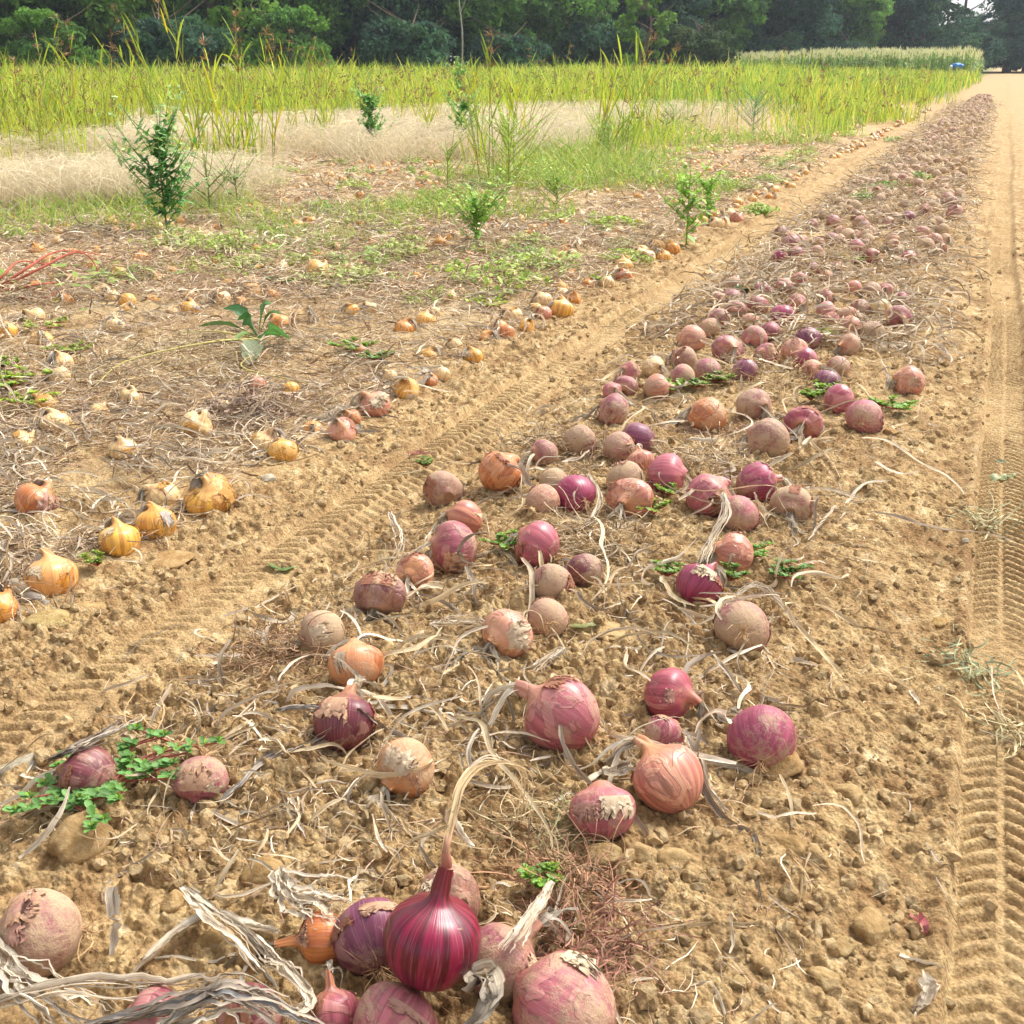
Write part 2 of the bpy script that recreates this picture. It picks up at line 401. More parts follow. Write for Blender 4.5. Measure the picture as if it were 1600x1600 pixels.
# ---------------------------------------------------------------- the wood behind the field
def tree_meshes(seed, h, rad, nl, nleaf, size, cols, low=.03, name='tree'):
    rng = np.random.RandomState(seed)
    tr = MB(); trunk = spline([(0, 0, -.2), (rng.randn()*.1, rng.randn()*.1, h*.25), (rng.randn()*.3, rng.randn()*.3, h*.55), (rng.randn()*.4, rng.randn()*.4, h*.85)], 12)
    tube(tr, trunk, np.linspace(.02*h+.04, .03, 12), 8, (.16, .12, .09, 1))
    for k in range(9):
        i = rng.randint(3, 11); a = rng.rand()*6.28; l = rad*(.5+.4*rng.rand())
        p0 = trunk[i]; tube(tr, spline([p0, p0+[math.cos(a)*l*.5, math.sin(a)*l*.5, l*.25], p0+[math.cos(a)*l, math.sin(a)*l, l*.55]], 6), np.linspace(.05, .012, 6), 5, (.16, .12, .09, 1))
    P = []; D = []; S = []; CC = []
    cz = h*(.5+low/2); hz = h*(.5-low/2)
    for k in range(nl):
        while 1:
            q = rng.rand(3)*2-1
            if .25 < np.linalg.norm(q) < 1: break
        q = q/np.linalg.norm(q)*(.45+.5*rng.rand())
        c = np.array([q[0]*rad*(.9 if q[2] > -.3 else .95), q[1]*rad*.95, cz+q[2]*hz])
        R = (.16+.34*rng.rand()**1.3)*rad*.66
        n = rng.randn(nleaf, 3); n = nrmz(n); n[:, 2] *= .6
        rr = R*(.62+.42*rng.rand(nleaf, 1))
        p = c+n*rr; p[:, 2] = np.maximum(p[:, 2], .08)
        d = nrmz(n*.7+rng.randn(nleaf, 3)*.7+np.array([0, 0, -.25])); P.append(p); D.append(d)
        base = np.array(cols[rng.randint(len(cols))])*(.75+.5*rng.rand())
        CC.append(base*(.75+.5*rng.rand(nleaf, 1)))
    P = np.vstack(P); D = np.vstack(D); CC = np.vstack(CC); n = len(P); L = size*(.7+.7*rng.rand(n))
    path = P[:, None]+D[:, None]*(np.linspace(-.5, .5, 3)[None, :, None]*L[:, None, None])
    path[:, 1, 2] += L*.08
    mb = MB(); sd_ = np.cross(D, rng.randn(n, 3)); sd_ = nrmz(sd_)
    ribbons(mb, path, L[:, None]*np.array([.22, .62, .08])[None], np.repeat(sd_[:, None], 3, 1), col=np.hstack([CC, np.ones((n, 1))]), rng=rng, flat=True)
    return tr.mesh('trunk', M_BARK), mb.mesh('crown', M_TREE, False)
G1 = [(.12, .26, .05), (.16, .32, .05), (.10, .21, .05)]
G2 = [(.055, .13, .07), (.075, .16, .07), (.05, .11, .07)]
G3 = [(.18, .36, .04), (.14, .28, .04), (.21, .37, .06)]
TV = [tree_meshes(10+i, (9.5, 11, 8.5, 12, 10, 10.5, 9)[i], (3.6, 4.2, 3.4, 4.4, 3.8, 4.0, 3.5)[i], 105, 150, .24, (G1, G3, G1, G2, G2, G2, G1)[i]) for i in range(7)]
rng = np.random.RandomState(5)
def add_tree(name, tv, x, y, s, label, group=None, cat='tree', rz=None, sz=1):
    e = empty(name, (x, y, 0), rng.rand()*6.28 if rz is None else rz); e.scale = (s, s, s*sz)
    link('trunk', tv[0], e); link('crown', tv[1], e); tag(e, label, cat, group); return e
def wood_dist(px): return np.interp(px, [-300, 0, 400, 800, 1150, 1400, 1700, 1900], [44, 47, 52, 60, 74, 92, 104, 106])
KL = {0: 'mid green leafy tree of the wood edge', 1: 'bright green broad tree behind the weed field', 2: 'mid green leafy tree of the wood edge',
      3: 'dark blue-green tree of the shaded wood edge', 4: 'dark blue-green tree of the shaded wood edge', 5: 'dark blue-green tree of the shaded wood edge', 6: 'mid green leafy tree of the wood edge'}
ORD = 'first second third fourth fifth sixth seventh eighth ninth tenth eleventh twelfth thirteenth fourteenth fifteenth sixteenth seventeenth eighteenth nineteenth twentieth'.split(); CNT = {}
def nth(key, px):
    if px < -40: return None, ', outside the left picture edge'
    if px > 1640: return None, ', outside the right picture edge'
    CNT[key] = CNT.get(key, 0)+1; return CNT[key], ', '+ORD[min(CNT[key], 20)-1]+' of its kind from the left'
px = -330
while px < 1900:
    d = wood_dist(px)+rng.randn()*1.2; az = (px-800)/1850
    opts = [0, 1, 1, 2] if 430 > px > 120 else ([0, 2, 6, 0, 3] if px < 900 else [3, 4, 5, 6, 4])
    k = opts[rng.randint(len(opts))]
    gap = 1425 < px < 1600
    x, y = sd(az*d, d)
    if gap: add_tree('tree', TV[k], x, y, .43, 'low dark tree under the bright gap of sky', 'low trees under the sky gap')
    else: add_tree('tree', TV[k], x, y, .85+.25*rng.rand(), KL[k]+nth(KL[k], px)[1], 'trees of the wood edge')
    px += 4.2/d*1850*(1. if not gap else .42)
for row, (dd, lab) in enumerate(((6, 'dark tree of the second row inside the wood'), (12, 'dark tree of the third row deep in the wood'))):
    px = -330+row*40
    while px < 1900:
        d = wood_dist(px)+dd+rng.randn(); az = (px-800)/1850; x, y = sd(az*d, d)
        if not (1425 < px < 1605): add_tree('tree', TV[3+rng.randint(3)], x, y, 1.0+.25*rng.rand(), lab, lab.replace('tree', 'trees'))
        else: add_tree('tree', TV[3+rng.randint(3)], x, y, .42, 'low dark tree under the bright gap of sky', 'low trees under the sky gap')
        px += 5.2/d*1850*(1. if not (1425 < px < 1605) else .5)
# hedge-like understorey closing the foot of the wood
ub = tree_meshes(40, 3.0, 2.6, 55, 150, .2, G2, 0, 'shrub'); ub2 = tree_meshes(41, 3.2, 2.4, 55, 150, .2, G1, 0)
px = -330
while px < 1850:
    d = wood_dist(px)+9; x, y = sd((px-800)/1850*d, d)
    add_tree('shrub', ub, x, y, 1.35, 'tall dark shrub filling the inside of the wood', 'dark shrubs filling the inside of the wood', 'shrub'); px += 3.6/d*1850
px = -330
while px < 1850:
    d = wood_dist(px)-3.2+rng.randn()*.6; x, y = sd((px-800)/1850*d, d)
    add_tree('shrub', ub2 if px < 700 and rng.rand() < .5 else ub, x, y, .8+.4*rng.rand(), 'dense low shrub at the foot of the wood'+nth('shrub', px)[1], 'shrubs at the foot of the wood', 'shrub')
    px += 4.6/d*1850
bb = tree_meshes(50, 3.1, 2.15, 75, 170, .16, [(.075, .115, .04), (.09, .13, .045), (.06, .10, .035)], 0)
x, y = sd((1092-800)/1850*61, 61); add_tree('shrub', bb, x, y, 1.0, 'round grey-green bush standing free in front of the dark wood', None, 'shrub', sz=.95)
pt = tree_meshes(51, 4.6, 1.7, 26, 130, .2, G3, .05)
x, y = sd((1000-800)/1850*60, 60); add_tree('tree', pt, x, y, 1.0, 'slim bright young tree left of the round bush', None)
# thin open tree in the sky gap
tt = tree_meshes(60, 11, 3.0, 20, 90, .22, G2, .35)
for p_ in (1500, 1575):
    x, y = sd((p_-800)/1850*106, 106); add_tree('tree', tt, x, y, 1.0, 'thin open tree with bare trunk against the %s' % ('bright sky gap' if p_ == 1500 else 'right edge of the sky gap'))
# pale bare sapling stem
b_ = MB(); x, y = sd((720-800)/1850*54, 54); tube(b_, spline([(0, 0, 0), (.1, 0, 2), (-.05, 0, 4), (.2, 0, 7)], 14), np.linspace(.05, .02, 14), 6, (.35, .33, .28, 1))
tube(b_, spline([(0.05, 0, 3), (.5, 0, 4), (.7, .1, 5.5)], 8), np.linspace(.025, .01, 8), 5, (.35, .33, .28, 1))
o = b_.build('bare_sapling', M_BARK); o.location = (x, y, 0); tag(o, 'pale thin bare sapling stem against the dark wood', 'tree')

# ---------------------------------------------------------------- maize stand at the far right
def maize():
    rng = np.random.RandomState(77); n = 3400
    X = -1.6-rng.rand(n)*27; Y = 66+rng.rand(n)**1.5*22
    hh = (.70+.58*sstep(-27, -7, X))*(.78+.36*rng.rand(n))*(1+.12*fbm(X, Y, 1.5, 3, 2))
    st = MB(); P = np.zeros((n, 3, 3)); P[..., 0] = X[:, None]+rng.randn(n, 1)*.05*np.array([0, .5, 1]); P[..., 1] = Y[:, None]; P[..., 2] = hh[:, None]*np.array([0, .5, 1])
    ribbons(st, P, np.full((n, 3), .05), np.tile(RIGHT, (n, 3, 1)), col=np.tile((.2, .3, .06, 1), (n, 1)), rng=rng, flat=True)
    m = n*7; i = np.repeat(np.arange(n), 7); a = rng.rand(m)*6.28; L = .35+.3*rng.rand(m); t = np.linspace(0, 1, 5)[None]
    z0 = hh[i]*(.15+.7*rng.rand(m))
    Pl = np.zeros((m, 5, 3)); Pl[..., 0] = X[i, None]+np.cos(a)[:, None]*L[:, None]*t*.8; Pl[..., 1] = Y[i, None]+np.sin(a)[:, None]*L[:, None]*t*.8
    Pl[..., 2] = z0[:, None]+L[:, None]*(.9*t-1.05*t*t)
    c = np.array([(.26, .38, .12, 1)])*np.append(.7+.6*rng.rand(m, 3)*[1, .9, .6], np.ones((m, 1)), 1)
    ribbons(st, Pl, np.array([.5, 1, .9, .6, .1])*.075*np.ones((m, 1)), nrmz(np.cross(np.gradient(Pl, axis=1), UPV)), col=c, rng=rng, flat=True)
    m = n*4; i = np.repeat(np.arange(n), 4); P = np.zeros((m, 3, 3)); t = np.array([0, .5, 1]); a = rng.randn(m)*.08; b = rng.randn(m)*.08
    P[..., 0] = X[i, None]+a[:, None]*t; P[..., 1] = Y[i, None]+b[:, None]*t; P[..., 2] = hh[i, None]-.05+(.2+.12*rng.rand(m, 1))*t
    ribbons(st, P, np.full((m, 3), .035)*[1, .9, .3], np.tile(RIGHT, (m, 3, 1)), col=np.tile((.66, .64, .34, 1), (m, 1)), rng=rng, flat=True)
    tag(st.build('maize_foliage', M_GRASS, None, False), 'dense stand of maize with pale tassels before the far wood', 'maize', kind='stuff')
maize()
# blue bundle at the edge of the weeds
def bundle():
    x, y = sd((1495-800)/1850*60, 60); e = empty('covered_cart', (x, y, 0))
    V, T = ICO[3]; V = V.copy(); V *= 1+.12*np.sin(V[:, :1]*7+V[:, 1:2]*5)
    mb = MB(); mb.add(V*[.30, .25, .13]+[0, 0, .72], T=T, col=(.05, .22, .62, 1)); mb.build('blue_sheet', M_COL, e)
    mb = MB(); mb.add(V*[.09, .2, .10]+[-.27, -.02, .66], T=T, col=(.7, .75, .8, 1)); mb.build('white_sack', M_COL, e)
    mb = MB(); mb.add(V*[.28, .22, .22]+[.02, 0, .40], T=T, col=(.07, .09, .12, 1)); mb.build('cart_body', M_COL, e)
    for k in (-1, 1):
        w = MB(); a = np.linspace(0, 2*math.pi, 17); tube(w, np.stack([np.cos(a)*.18, a*0+k*.24, np.sin(a)*.18+.19], 1), .03, 6, (.03, .03, .03, 1)); w.build('wheel', M_COL, e)
    tag(e, 'small blue and white covered load half hidden at the weed edge near the path', 'cart')
M_COL = mat_col('coloured_sheet', .5, .3, 20, .15)
bundle()

# ---------------------------------------------------------------- weed field (a mass)
def px_of(s, d): return 800+1850*s/d
DSTART = ([-300, 0, 140, 230, 450, 600, 850, 1000, 1200, 1400, 1500, 1560, 1600], [10.5, 11, 12, 16.5, 16, 19, 20, 17, 20, 24, 30, 62, 200])
def weed_mass():
    rng = np.random.RandomState(3); N = 150000
    d = 11*np.exp(rng.rand(N)*math.log(92/11.)); p = -420+rng.rand(N)*2030
    s = (p-800)/1850*d; x, y = sd(s, d)
    ds = np.interp(p, *DSTART)
    keep = (rng.rand(N) < sstep(0, 1, (d-ds)/(ds*.30)+.3+2.4*fbm(x, y, 2.0, 91, 2)+.11)) & (x < -1.0-.5*np.abs(rng.randn(N))) & (d < wood_dist(p)-4) & (d > 10.5) & ((y < 66) | (x < -28))
    d = d[keep]; x = x[keep]; y = y[keep]; p = p[keep]; n = len(d)
    h = (.40+.38*rng.rand(n)**.8)*(1+.4*fbm(x, y, 2.2, 5, 3))*(1+.3*rng.rand(n)**6)*np.clip(.75+(d-np.interp(p, *DSTART))*.06, .55, 1)
    h *= 1-.25*sstep(1150, 1500, p)
    w = np.clip(.00078*d, .009, .045)*(.6+.8*rng.rand(n))
    t = np.linspace(0, 1, 6)[None]; a = rng.rand(n)*6.28; bend = (.1+.55*rng.rand(n)**2)*h
    P = np.zeros((n, 6, 3)); P[..., 0] = x[:, None]+np.cos(a)[:, None]*bend[:, None]*t**2; P[..., 1] = y[:, None]+np.sin(a)[:, None]*bend[:, None]*t**2
    P[..., 2] = h[:, None]*(t*1.08-.3*t**4*(rng.rand(n)**2)[:, None]*1.6)
    S = np.zeros((n, 3)); b = rng.rand(n)*3.14; S[:, 0] = np.cos(b); S[:, 1] = np.sin(b)
    pal = np.array([(.52, .56, .06), (.42, .52, .06), (.28, .42, .06), (.62, .58, .12), (.16, .30, .05), (.54, .42, .18)])
    q = fbm(x, y, 4., 19, 2); k = np.clip((rng.rand(n)*4.2+q*2.4).astype(int), 0, 5)
    c = pal[k]*(.8+.4*rng.rand(n, 1)); c[:, 1] *= .97+.1*rng.rand(n)
    mb = MB(); ribbons(mb, P, w[:, None]*np.array([.5, .9, 1, .9, .6, .1]), np.repeat(S[:, None], 6, 1), col=np.hstack([c, np.ones((n, 1))]), rng=rng, flat=True)
    tag(mb.build('grass', M_GRASS, None, False), 'yellow-green mass of tall weeds and wild millet filling the field', 'grass', kind='stuff')
    # brown seed heads above it
    m = 5200; i = rng.randint(0, n, m*2); i = i[(rng.rand(m*2) < np.clip(1.2-p[i]/1700, .15, 1))][:m]; m = len(i)
    K = 5; ii = np.repeat(i, K); M = len(ii); top = P[ii, 4]+rng.randn(M, 3)*[.03, .03, .03]
    D = nrmz(rng.randn(M, 3)*[.8, .8, .3]+[0, 0, .6]); L = .05+.07*rng.rand(M)
    PP = top[:, None]+D[:, None]*np.linspace(0, 1, 3)[None, :, None]*L[:, None, None]
    cc = np.array([.30, .20, .11])*(.7+.6*rng.rand(M, 1))
    mb = MB(); ribbons(mb, PP, np.clip(.0009*d[ii], .008, .03)[:, None]*np.array([.6, 1, .2]), np.tile(RIGHT, (M, 3, 1)), col=np.hstack([cc, np.ones((M, 1))]), rng=rng, flat=True)
    tag(mb.build('seed_heads_debris', M_FIB, None, False), 'brown seed heads over the weed mass', 'seed heads', kind='stuff')
weed_mass()
def fuzz():
    rng = np.random.RandomState(4); N = 170000
    d = 7.6*np.exp(rng.rand(N)*math.log(23/7.6)); p = -420+rng.rand(N)*1750; s = (p-800)/1850*d; x, y = sd(s, d)
    ds = np.interp(p, [-300, 0, 300, 600, 850, 1000, 1250, 1500], [8.4, 8.6, 9.3, 11.0, 11.6, 13, 17, 20])
    f = (d-ds)/2.2+.4+2.6*fbm(x, y, 1.8, 51, 3)
    keep = (rng.rand(N) < sstep(0, 1, f)) & (rng.rand(N) < np.interp(p, [0, 850, 1050, 1250], [1, 1, .35, 0])) & (x < -1.7) & (d < np.interp(p, *DSTART)+4)
    x = x[keep]; y = y[keep]; d = d[keep]; f = f[keep]; n = len(x)
    h = (.10+.22*rng.rand(n))*np.clip(f, .25, 1.)
    a = rng.rand(n)*6.28; l = h*(.6+1.6*rng.rand(n)); t = np.linspace(0, 1, 5)[None]
    P = np.zeros((n, 5, 3)); P[..., 0] = x[:, None]+np.cos(a)[:, None]*l[:, None]*t; P[..., 1] = y[:, None]+np.sin(a)[:, None]*l[:, None]*t
    P[..., 2] = h[:, None]*np.sin(t*(1.2+1.6*rng.rand(n)[:, None]))+.01
    c = np.array([.73, .63, .44])*(.8+.35*rng.rand(n, 1)); w = np.clip(.00042*d, .0028, .01)*(.6+.8*rng.rand(n))
    mb = MB(); b = rng.rand(n)*3.14; S = np.zeros((n, 3)); S[:, 0] = np.cos(b); S[:, 1] = np.sin(b); S[:, 2] = rng.randn(n)*.5; S = nrmz(S)
    ribbons(mb, P, w[:, None]*np.array([.7, 1, 1, .8, .4]), np.repeat(S[:, None], 5, 1), col=np.hstack([c, np.ones((n, 1))]), rng=rng, flat=True)
    tag(mb.build('dry_grass', M_FIBL, None, False), 'pale fluffy dead grass lying between the onions and the weeds', 'dry grass', kind='stuff')
M_FIBL = mat_green('pale_dead_grass', .8, .3, .1)
fuzz()
def wisps():
    rng = np.random.RandomState(14); N = 85000
    d = 5.2*np.exp(rng.rand(N)*math.log(22/5.2)); p = -300+1750*rng.rand(N); s = (p-800)/1850*d; x, y = sd(s, d)
    q = fbm(x, y, 1.1, 33, 3)+.35*np.exp(-((p-300)/170)**2)*(d > 7)+.35*np.exp(-((p-800)/160)**2)*(d > 7)+.15*(p > 900)*(d > 9)
    k = (q > .22) & (x < -1.75); x = x[k]; y = y[k]; d = d[k]; q = q[k]; n = len(x); h = (.06+.22*rng.rand(n)**1.6)*np.clip(.5+q, .5, 1.3)*np.clip(d/9, .5, 1.2)
    t = np.linspace(0, 1, 5)[None]; a = rng.rand(n)*6.28; l = h*(.2+.9*rng.rand(n)); P = np.zeros((n, 5, 3)); P[..., 0] = x[:, None]+np.cos(a)[:, None]*l[:, None]*t**1.4; P[..., 1] = y[:, None]+np.sin(a)[:, None]*l[:, None]*t**1.4; P[..., 2] = h[:, None]*(t*1.15-.35*t**3)
    S = np.zeros((n, 3)); b = rng.rand(n)*3.14; S[:, 0] = np.cos(b); S[:, 1] = np.sin(b)
    pal = np.array([(.40, .50, .08), (.28, .42, .08), (.50, .52, .14), (.22, .36, .07)]); c = pal[rng.randint(4, size=n)]*(.75+.5*rng.rand(n, 1))
    mb = MB(); ribbons(mb, P, (np.clip(.0007*d, .004, .012)*(.6+.8*rng.rand(n)))[:, None]*np.array([.6, 1, .9, .6, .1]), np.repeat(S[:, None], 5, 1), col=np.hstack([c, np.ones((n, 1))]), rng=rng, flat=True)
    tag(mb.build('weed_grass', M_GRASS, None, False), 'wispy yellow-green weeds scattered over the far onion rows', 'grass', kind='stuff')
wisps()
# ---------------------------------------------------------------- onions
PROF = np.array([(.0, -.86), (.10, -.885), (.22, -.87), (.45, -.79), (.68, -.62), (.87, -.36), (.98, -.05), (1, .18), (.96, .42), (.85, .62), (.66, .775), (.44, .885), (.27, .985), (.19, 1.12), (.16, 1.32), (.14, 1.5), (.125, 1.7), (.12, 1.9)])
def bulb_arrays(R, rng, nseg, nring, neck, bend, squash=1.0, rib=.006):
    """bulb in its own frame, axis +Z; the neck bends by 'bend' radians about local X"""
    m = int(np.clip(12+neck*5.5, 13, 18)); pr = spline(PROF[:m], nring); r = pr[:, 0].clip(0, None); z = pr[:, 1].copy()
    z = np.where(z < .9, z*squash, z+(squash-1)*.9); r[0] = 0
    a = np.arange(nseg)*2*math.pi/nseg; ph = rng.rand(4)*6.28
    R1 = 1+.045*np.cos(2*a+ph[0])+.028*np.cos(3*a+ph[1]); fr = np.clip(1-np.abs(z)*.3, .4, 1)
    ribs = rib*(np.cos(a*13+ph[2]+np.sin(a*3)*.7)+.6*np.cos(a*23+ph[3]))
    rr = r[:, None]*(1+(R1-1)[None]*1.0+ribs[None]*fr[:, None])
    nk = sstep(.95, 1.3, z)[:, None]; rr = rr*(1+nk*(.22*np.cos(a*3+ph[1])+.12*np.cos(a*5+ph[2]))[None])
    X = rr*np.cos(a); Y = rr*np.sin(a); Z = np.repeat(z[:, None], nseg, 1)
    Z = Z+.02*np.cos(a+ph[0])[None]*r[:, None]
    # bend above the shoulder
    z0 = .86*squash; over = np.clip(Z-z0, 0, None); L = max(z.max()-z0, .05); k = bend/L
    th = over*k; th = np.minimum(th, abs(bend)) if bend >= 0 else th
    with np.errstate(divide='ignore', invalid='ignore'):
        yc = (1-np.cos(th))/k if abs(k) > 1e-5 else th*0; zc = np.sin(th)/k if abs(k) > 1e-5 else over
    Yb = np.where(over > 0, yc+Y*np.cos(th), Y); Zb = np.where(over > 0, z0+zc-Y*np.sin(th), Z)
    V = np.stack([X, Yb, Zb], -1)*R
    i = np.arange(nring-1)[:, None]*nseg; j = np.arange(nseg)[None]; j2 = (j+1) % nseg
    Q = np.stack([i+j, i+j2, i+nseg+j2, i+nseg+j], -1).reshape(-1, 4)
    v = np.linspace(0, 1, nring); vv = np.interp(z, [-.9, 0, .9, 1.9], [0, .38, .8, 1.15])
    tex = np.zeros((nring, nseg, 4)); tex[..., 0] = np.cos(a)[None]; tex[..., 1] = np.sin(a)[None]; tex[..., 2] = vv[:, None]
    tipd = np.array([0, math.sin(bend), math.cos(bend)]); tip = V[-1].mean(0)
    return V, Q, tex, tip, tipd, a, z
TONES = {'crimson': (.23, .006, .040), 'magenta': (.34, .035, .10), 'red': (.36, .055, .085), 'pink': (.46, .11, .14), 'dusky': (.30, .055, .085), 'purple': (.20, .035, .095),
         'peach': (.60, .25, .15), 'orange': (.60, .21, .05), 'maroon': (.16, .018, .035), 'yellow': (.82, .46, .07), 'amber': (.76, .33, .035), 'straw': (.82, .62, .27), 'brown': (.32, .12, .085)}
def gfun0(x, y): return ground(x, y, 0)
def gfun1(x, y): return ground(x, y, 1)
def onion_parts(R, c, A, rng, tone, dust, paper, neck, bend, nleaf, llen, lw=.009, roots=20, husk=2, seg=56, ring=44, org=(0, 0, 0), gf=None, sq=1.0, grav=.22, lcol=None, rspin=None, grey=.3):
    """returns {part: MB}; c bulb centre (world), A neck direction, org subtracted"""
    out = {}; M = rot_to(A); org = np.asarray(org)
    # turn so that the bend goes towards the ground / given direction
    dn = np.array([0, 0, -1.]) if rspin is None else np.asarray(rspin, float); dn = dn-A*np.dot(dn, A)
    if np.linalg.norm(dn) < .05: dn = np.cross(A, rng.randn(3))
    Y = nrmz(dn); X = np.cross(Y, A); M = np.stack([X, Y, A], 1)
    V, Q, tex, tip, tipd, ang, z = bulb_arrays(R, rng, seg, ring, neck, bend, sq)
    tex[..., 3] = paper
    W = V.reshape(-1, 3) @ M.T+c-org
    mb = MB(); mb.add(W, Q, col=(*TONES[tone], dust), tex=tex.reshape(-1, 4)); out['bulb'] = mb
    mb.add(np.vstack([W[-seg:], W[-seg:].mean(0)-(A*R*.03 if neck < .3 else 0)]), T=[[k, (k+1) % seg, seg] for k in range(seg)], col=(.30, .20, .12, .3), tex=np.tile((.3, .3, 1., .2), (seg+1, 1)))
    mb.tip = W[-seg:].mean(0)+org
    nr, ns = V.shape[:2]; body = [i for i in range(nr) if -.75 < z[i] < .95]
    if husk:
        Vw = V @ M.T+c-org; cen = c-org
        for k in range(husk):
            mb = MB()
            a0 = rng.randint(ns); wa = rng.randint(int(ns*.10), int(ns*.26)); b0 = int(nr*(.35+.3*rng.rand())); b1 = min(int(nr*(.62+.16*rng.rand())), nr-3)
            if b1-b0 < 4: b0 = b1-5
            nb = b1-b0; us = np.linspace(0, 1, 15); vs = np.linspace(0, 1, 13); G = np.zeros((13, 15, 3)); jag = rng.rand(15)*.45; lj = rng.rand(13, 2)*.16
            for q, v_ in enumerate(vs):
                uu = lj[q, 0]+(1-lj[q, 0]-lj[q, 1])*us; vvv = 1-(1-v_)*(1-jag); ii = b0+vvv*nb
                i0 = ii.astype(int).clip(0, nr-2); f = (ii-i0)[:, None]; jj = a0+uu*wa; j0 = jj.astype(int); g = (jj-j0)[:, None]
                p = (Vw[i0, j0 % ns]*(1-f)+Vw[i0+1, j0 % ns]*f)*(1-g)+(Vw[i0, (j0+1) % ns]*(1-f)+Vw[i0+1, (j0+1) % ns]*f)*g
                e = np.minimum(np.minimum(us, 1-us)*2.2, 1); lift = R*(.018+.07*(1-v_)**3*rng.rand(15)+.05*(1-e)**2*rng.rand())
                G[q] = p+nrmz(p-cen)*lift[:, None]
            i = np.arange(12)[:, None]*15; j = np.arange(14)[None]; Qh = np.stack([i+j, i+j+1, i+15+j+1, i+15+j], -1).reshape(-1, 4)
            th = np.zeros((13, 15, 4)); th[..., 0] = us[None]*3; th[..., 1] = vs[:, None]*.04; th[..., 2] = rng.rand()
            base = np.array([(.62, .40, .27), (.70, .58, .42), (.42, .20, .13), (.55, .32, .26)][rng.randint(4)] if tone not in ('yellow', 'amber', 'straw') else [(.70, .58, .40), (.66, .38, .12), (.6, .55, .5)][rng.randint(3)])
            mb.add(G.reshape(-1, 3), Qh, col=(*base, 1), tex=th.reshape(-1, 4)); out['loose_skin#%d' % k] = mb
    if roots:
        bot = c-A*R*.84*sq; M_ = roots; d = nrmz(-A+rng.randn(M_, 3)*.75); L = R*(.35+.95*rng.rand(M_))
        P = droop_paths(np.tile(bot, (M_, 1))+rng.randn(M_, 3)*R*.07, d, L, 7, rng, .06, 1.0, None)-org
        mb = MB(); ribbons(mb, P, R*.02*(.7+.6*rng.rand(M_, 1))*np.array([1, 1, .9, .8, .7, .5, .2]), twist_side(P, rng, 2), col=np.hstack([np.array([.52, .33, .17])*(.6+.7*rng.rand(M_, 1)), np.ones((M_, 1))]), rng=rng, flat=True)
        out['roots'] = mb
    if nleaf:
        tipw = tip @ M.T+c; td = tipd @ M.T; Mn = nleaf
        P = droop_paths(np.tile(tipw-td*R*.12, (Mn, 1))+rng.randn(Mn, 3)*R*.04, td+rng.randn(Mn, 3)*.22, llen*(.45+.75*rng.rand(Mn)), 22, rng, grav, .42, gf, .004)
        prof = np.interp(np.linspace(0, 1, 22), [0, .1, .35, .8, 1], [.8, 1, 1.05, .6, .12])
        Wd = lw*(.55+.8*rng.rand(Mn, 1))*prof*(1+.25*rng.randn(Mn, 22).cumsum(1)*.25).clip(.5, 1.6)
        c0 = np.array([1., .97, .9]) if lcol is None else np.array(lcol)
        cc = c0*(.55+.6*rng.rand(Mn, 1)); g = rng.rand(Mn) < grey; cc[g] = cc[g].mean(1, keepdims=True)*np.array([.72, .69, .66])
        mb = MB(); P = P-org; ribbons(mb, P, Wd, twist_side(P, rng, 1.0), .55, col=np.hstack([cc, np.ones((Mn, 1))]), rng=rng)
        out['dry_leaf'] = mb
    return out
PM = {'bulb': M_ONION, 'loose_skin': M_HUSK, 'roots': M_FIB, 'dry_leaf': M_DRY}
RED_G = 'red onions lying in the windrow'; YEL_G = 'yellow onions standing in rows left of the wheel track'
OCC = []; TIPS = {}
def onion(px, py, w, az, el, tone, dust=.5, paper=.5, neck=.4, bend=.5, nleaf=3, llen=.12, label=None, zc=None, sq=1.0, group=None, name='red_onion', shiny=False, **k):
    rng = np.random.RandomState(int(px*7+py*13) % 99991)
    z = .04; 
    for _ in range(4):
        x, y, t = gp(px, py, z); R = w/2/F*t; z = (g1(x, y)+R*(.66 if name == 'red_onion' else .30)) if zc is None else zc
    c = np.array([x, y, z]); a = math.radians(az); e = math.radians(el)
    A = (RIGHT*math.cos(a)+FWD*math.sin(a))*math.cos(e)+UPV*math.sin(e)
    org = np.array([x, y, g1(x, y)]); far = w < 34
    k.setdefault('lw', R*.17); k.setdefault('husk', 3 if w > 60 else (2 if w > 45 else 1)); k.setdefault('roots', 46 if w > 60 else (20 if w > 30 else 8)); sq = sq*(.88+.17*rng.rand()) if not shiny else sq
    parts = onion_parts(R, c, A, rng, tone, dust, paper, neck, bend, nleaf, llen, org=org, gf=gfun1, sq=sq, seg=24 if far else 64, ring=22 if far else 52, **k)
    em = empty(name, org); OCC.append((x, y, R))
    for n_, mb in parts.items(): mb.build(n_.split('#')[0], M_ONION_H if shiny and n_ == 'bulb' else PM[n_.split('#')[0]], em)
    TIPS[label] = parts['bulb'].tip
    return tag(em, label, 'red onion' if name == 'red_onion' else 'yellow onion', group)
HEAP = 'red onions of the front heap'
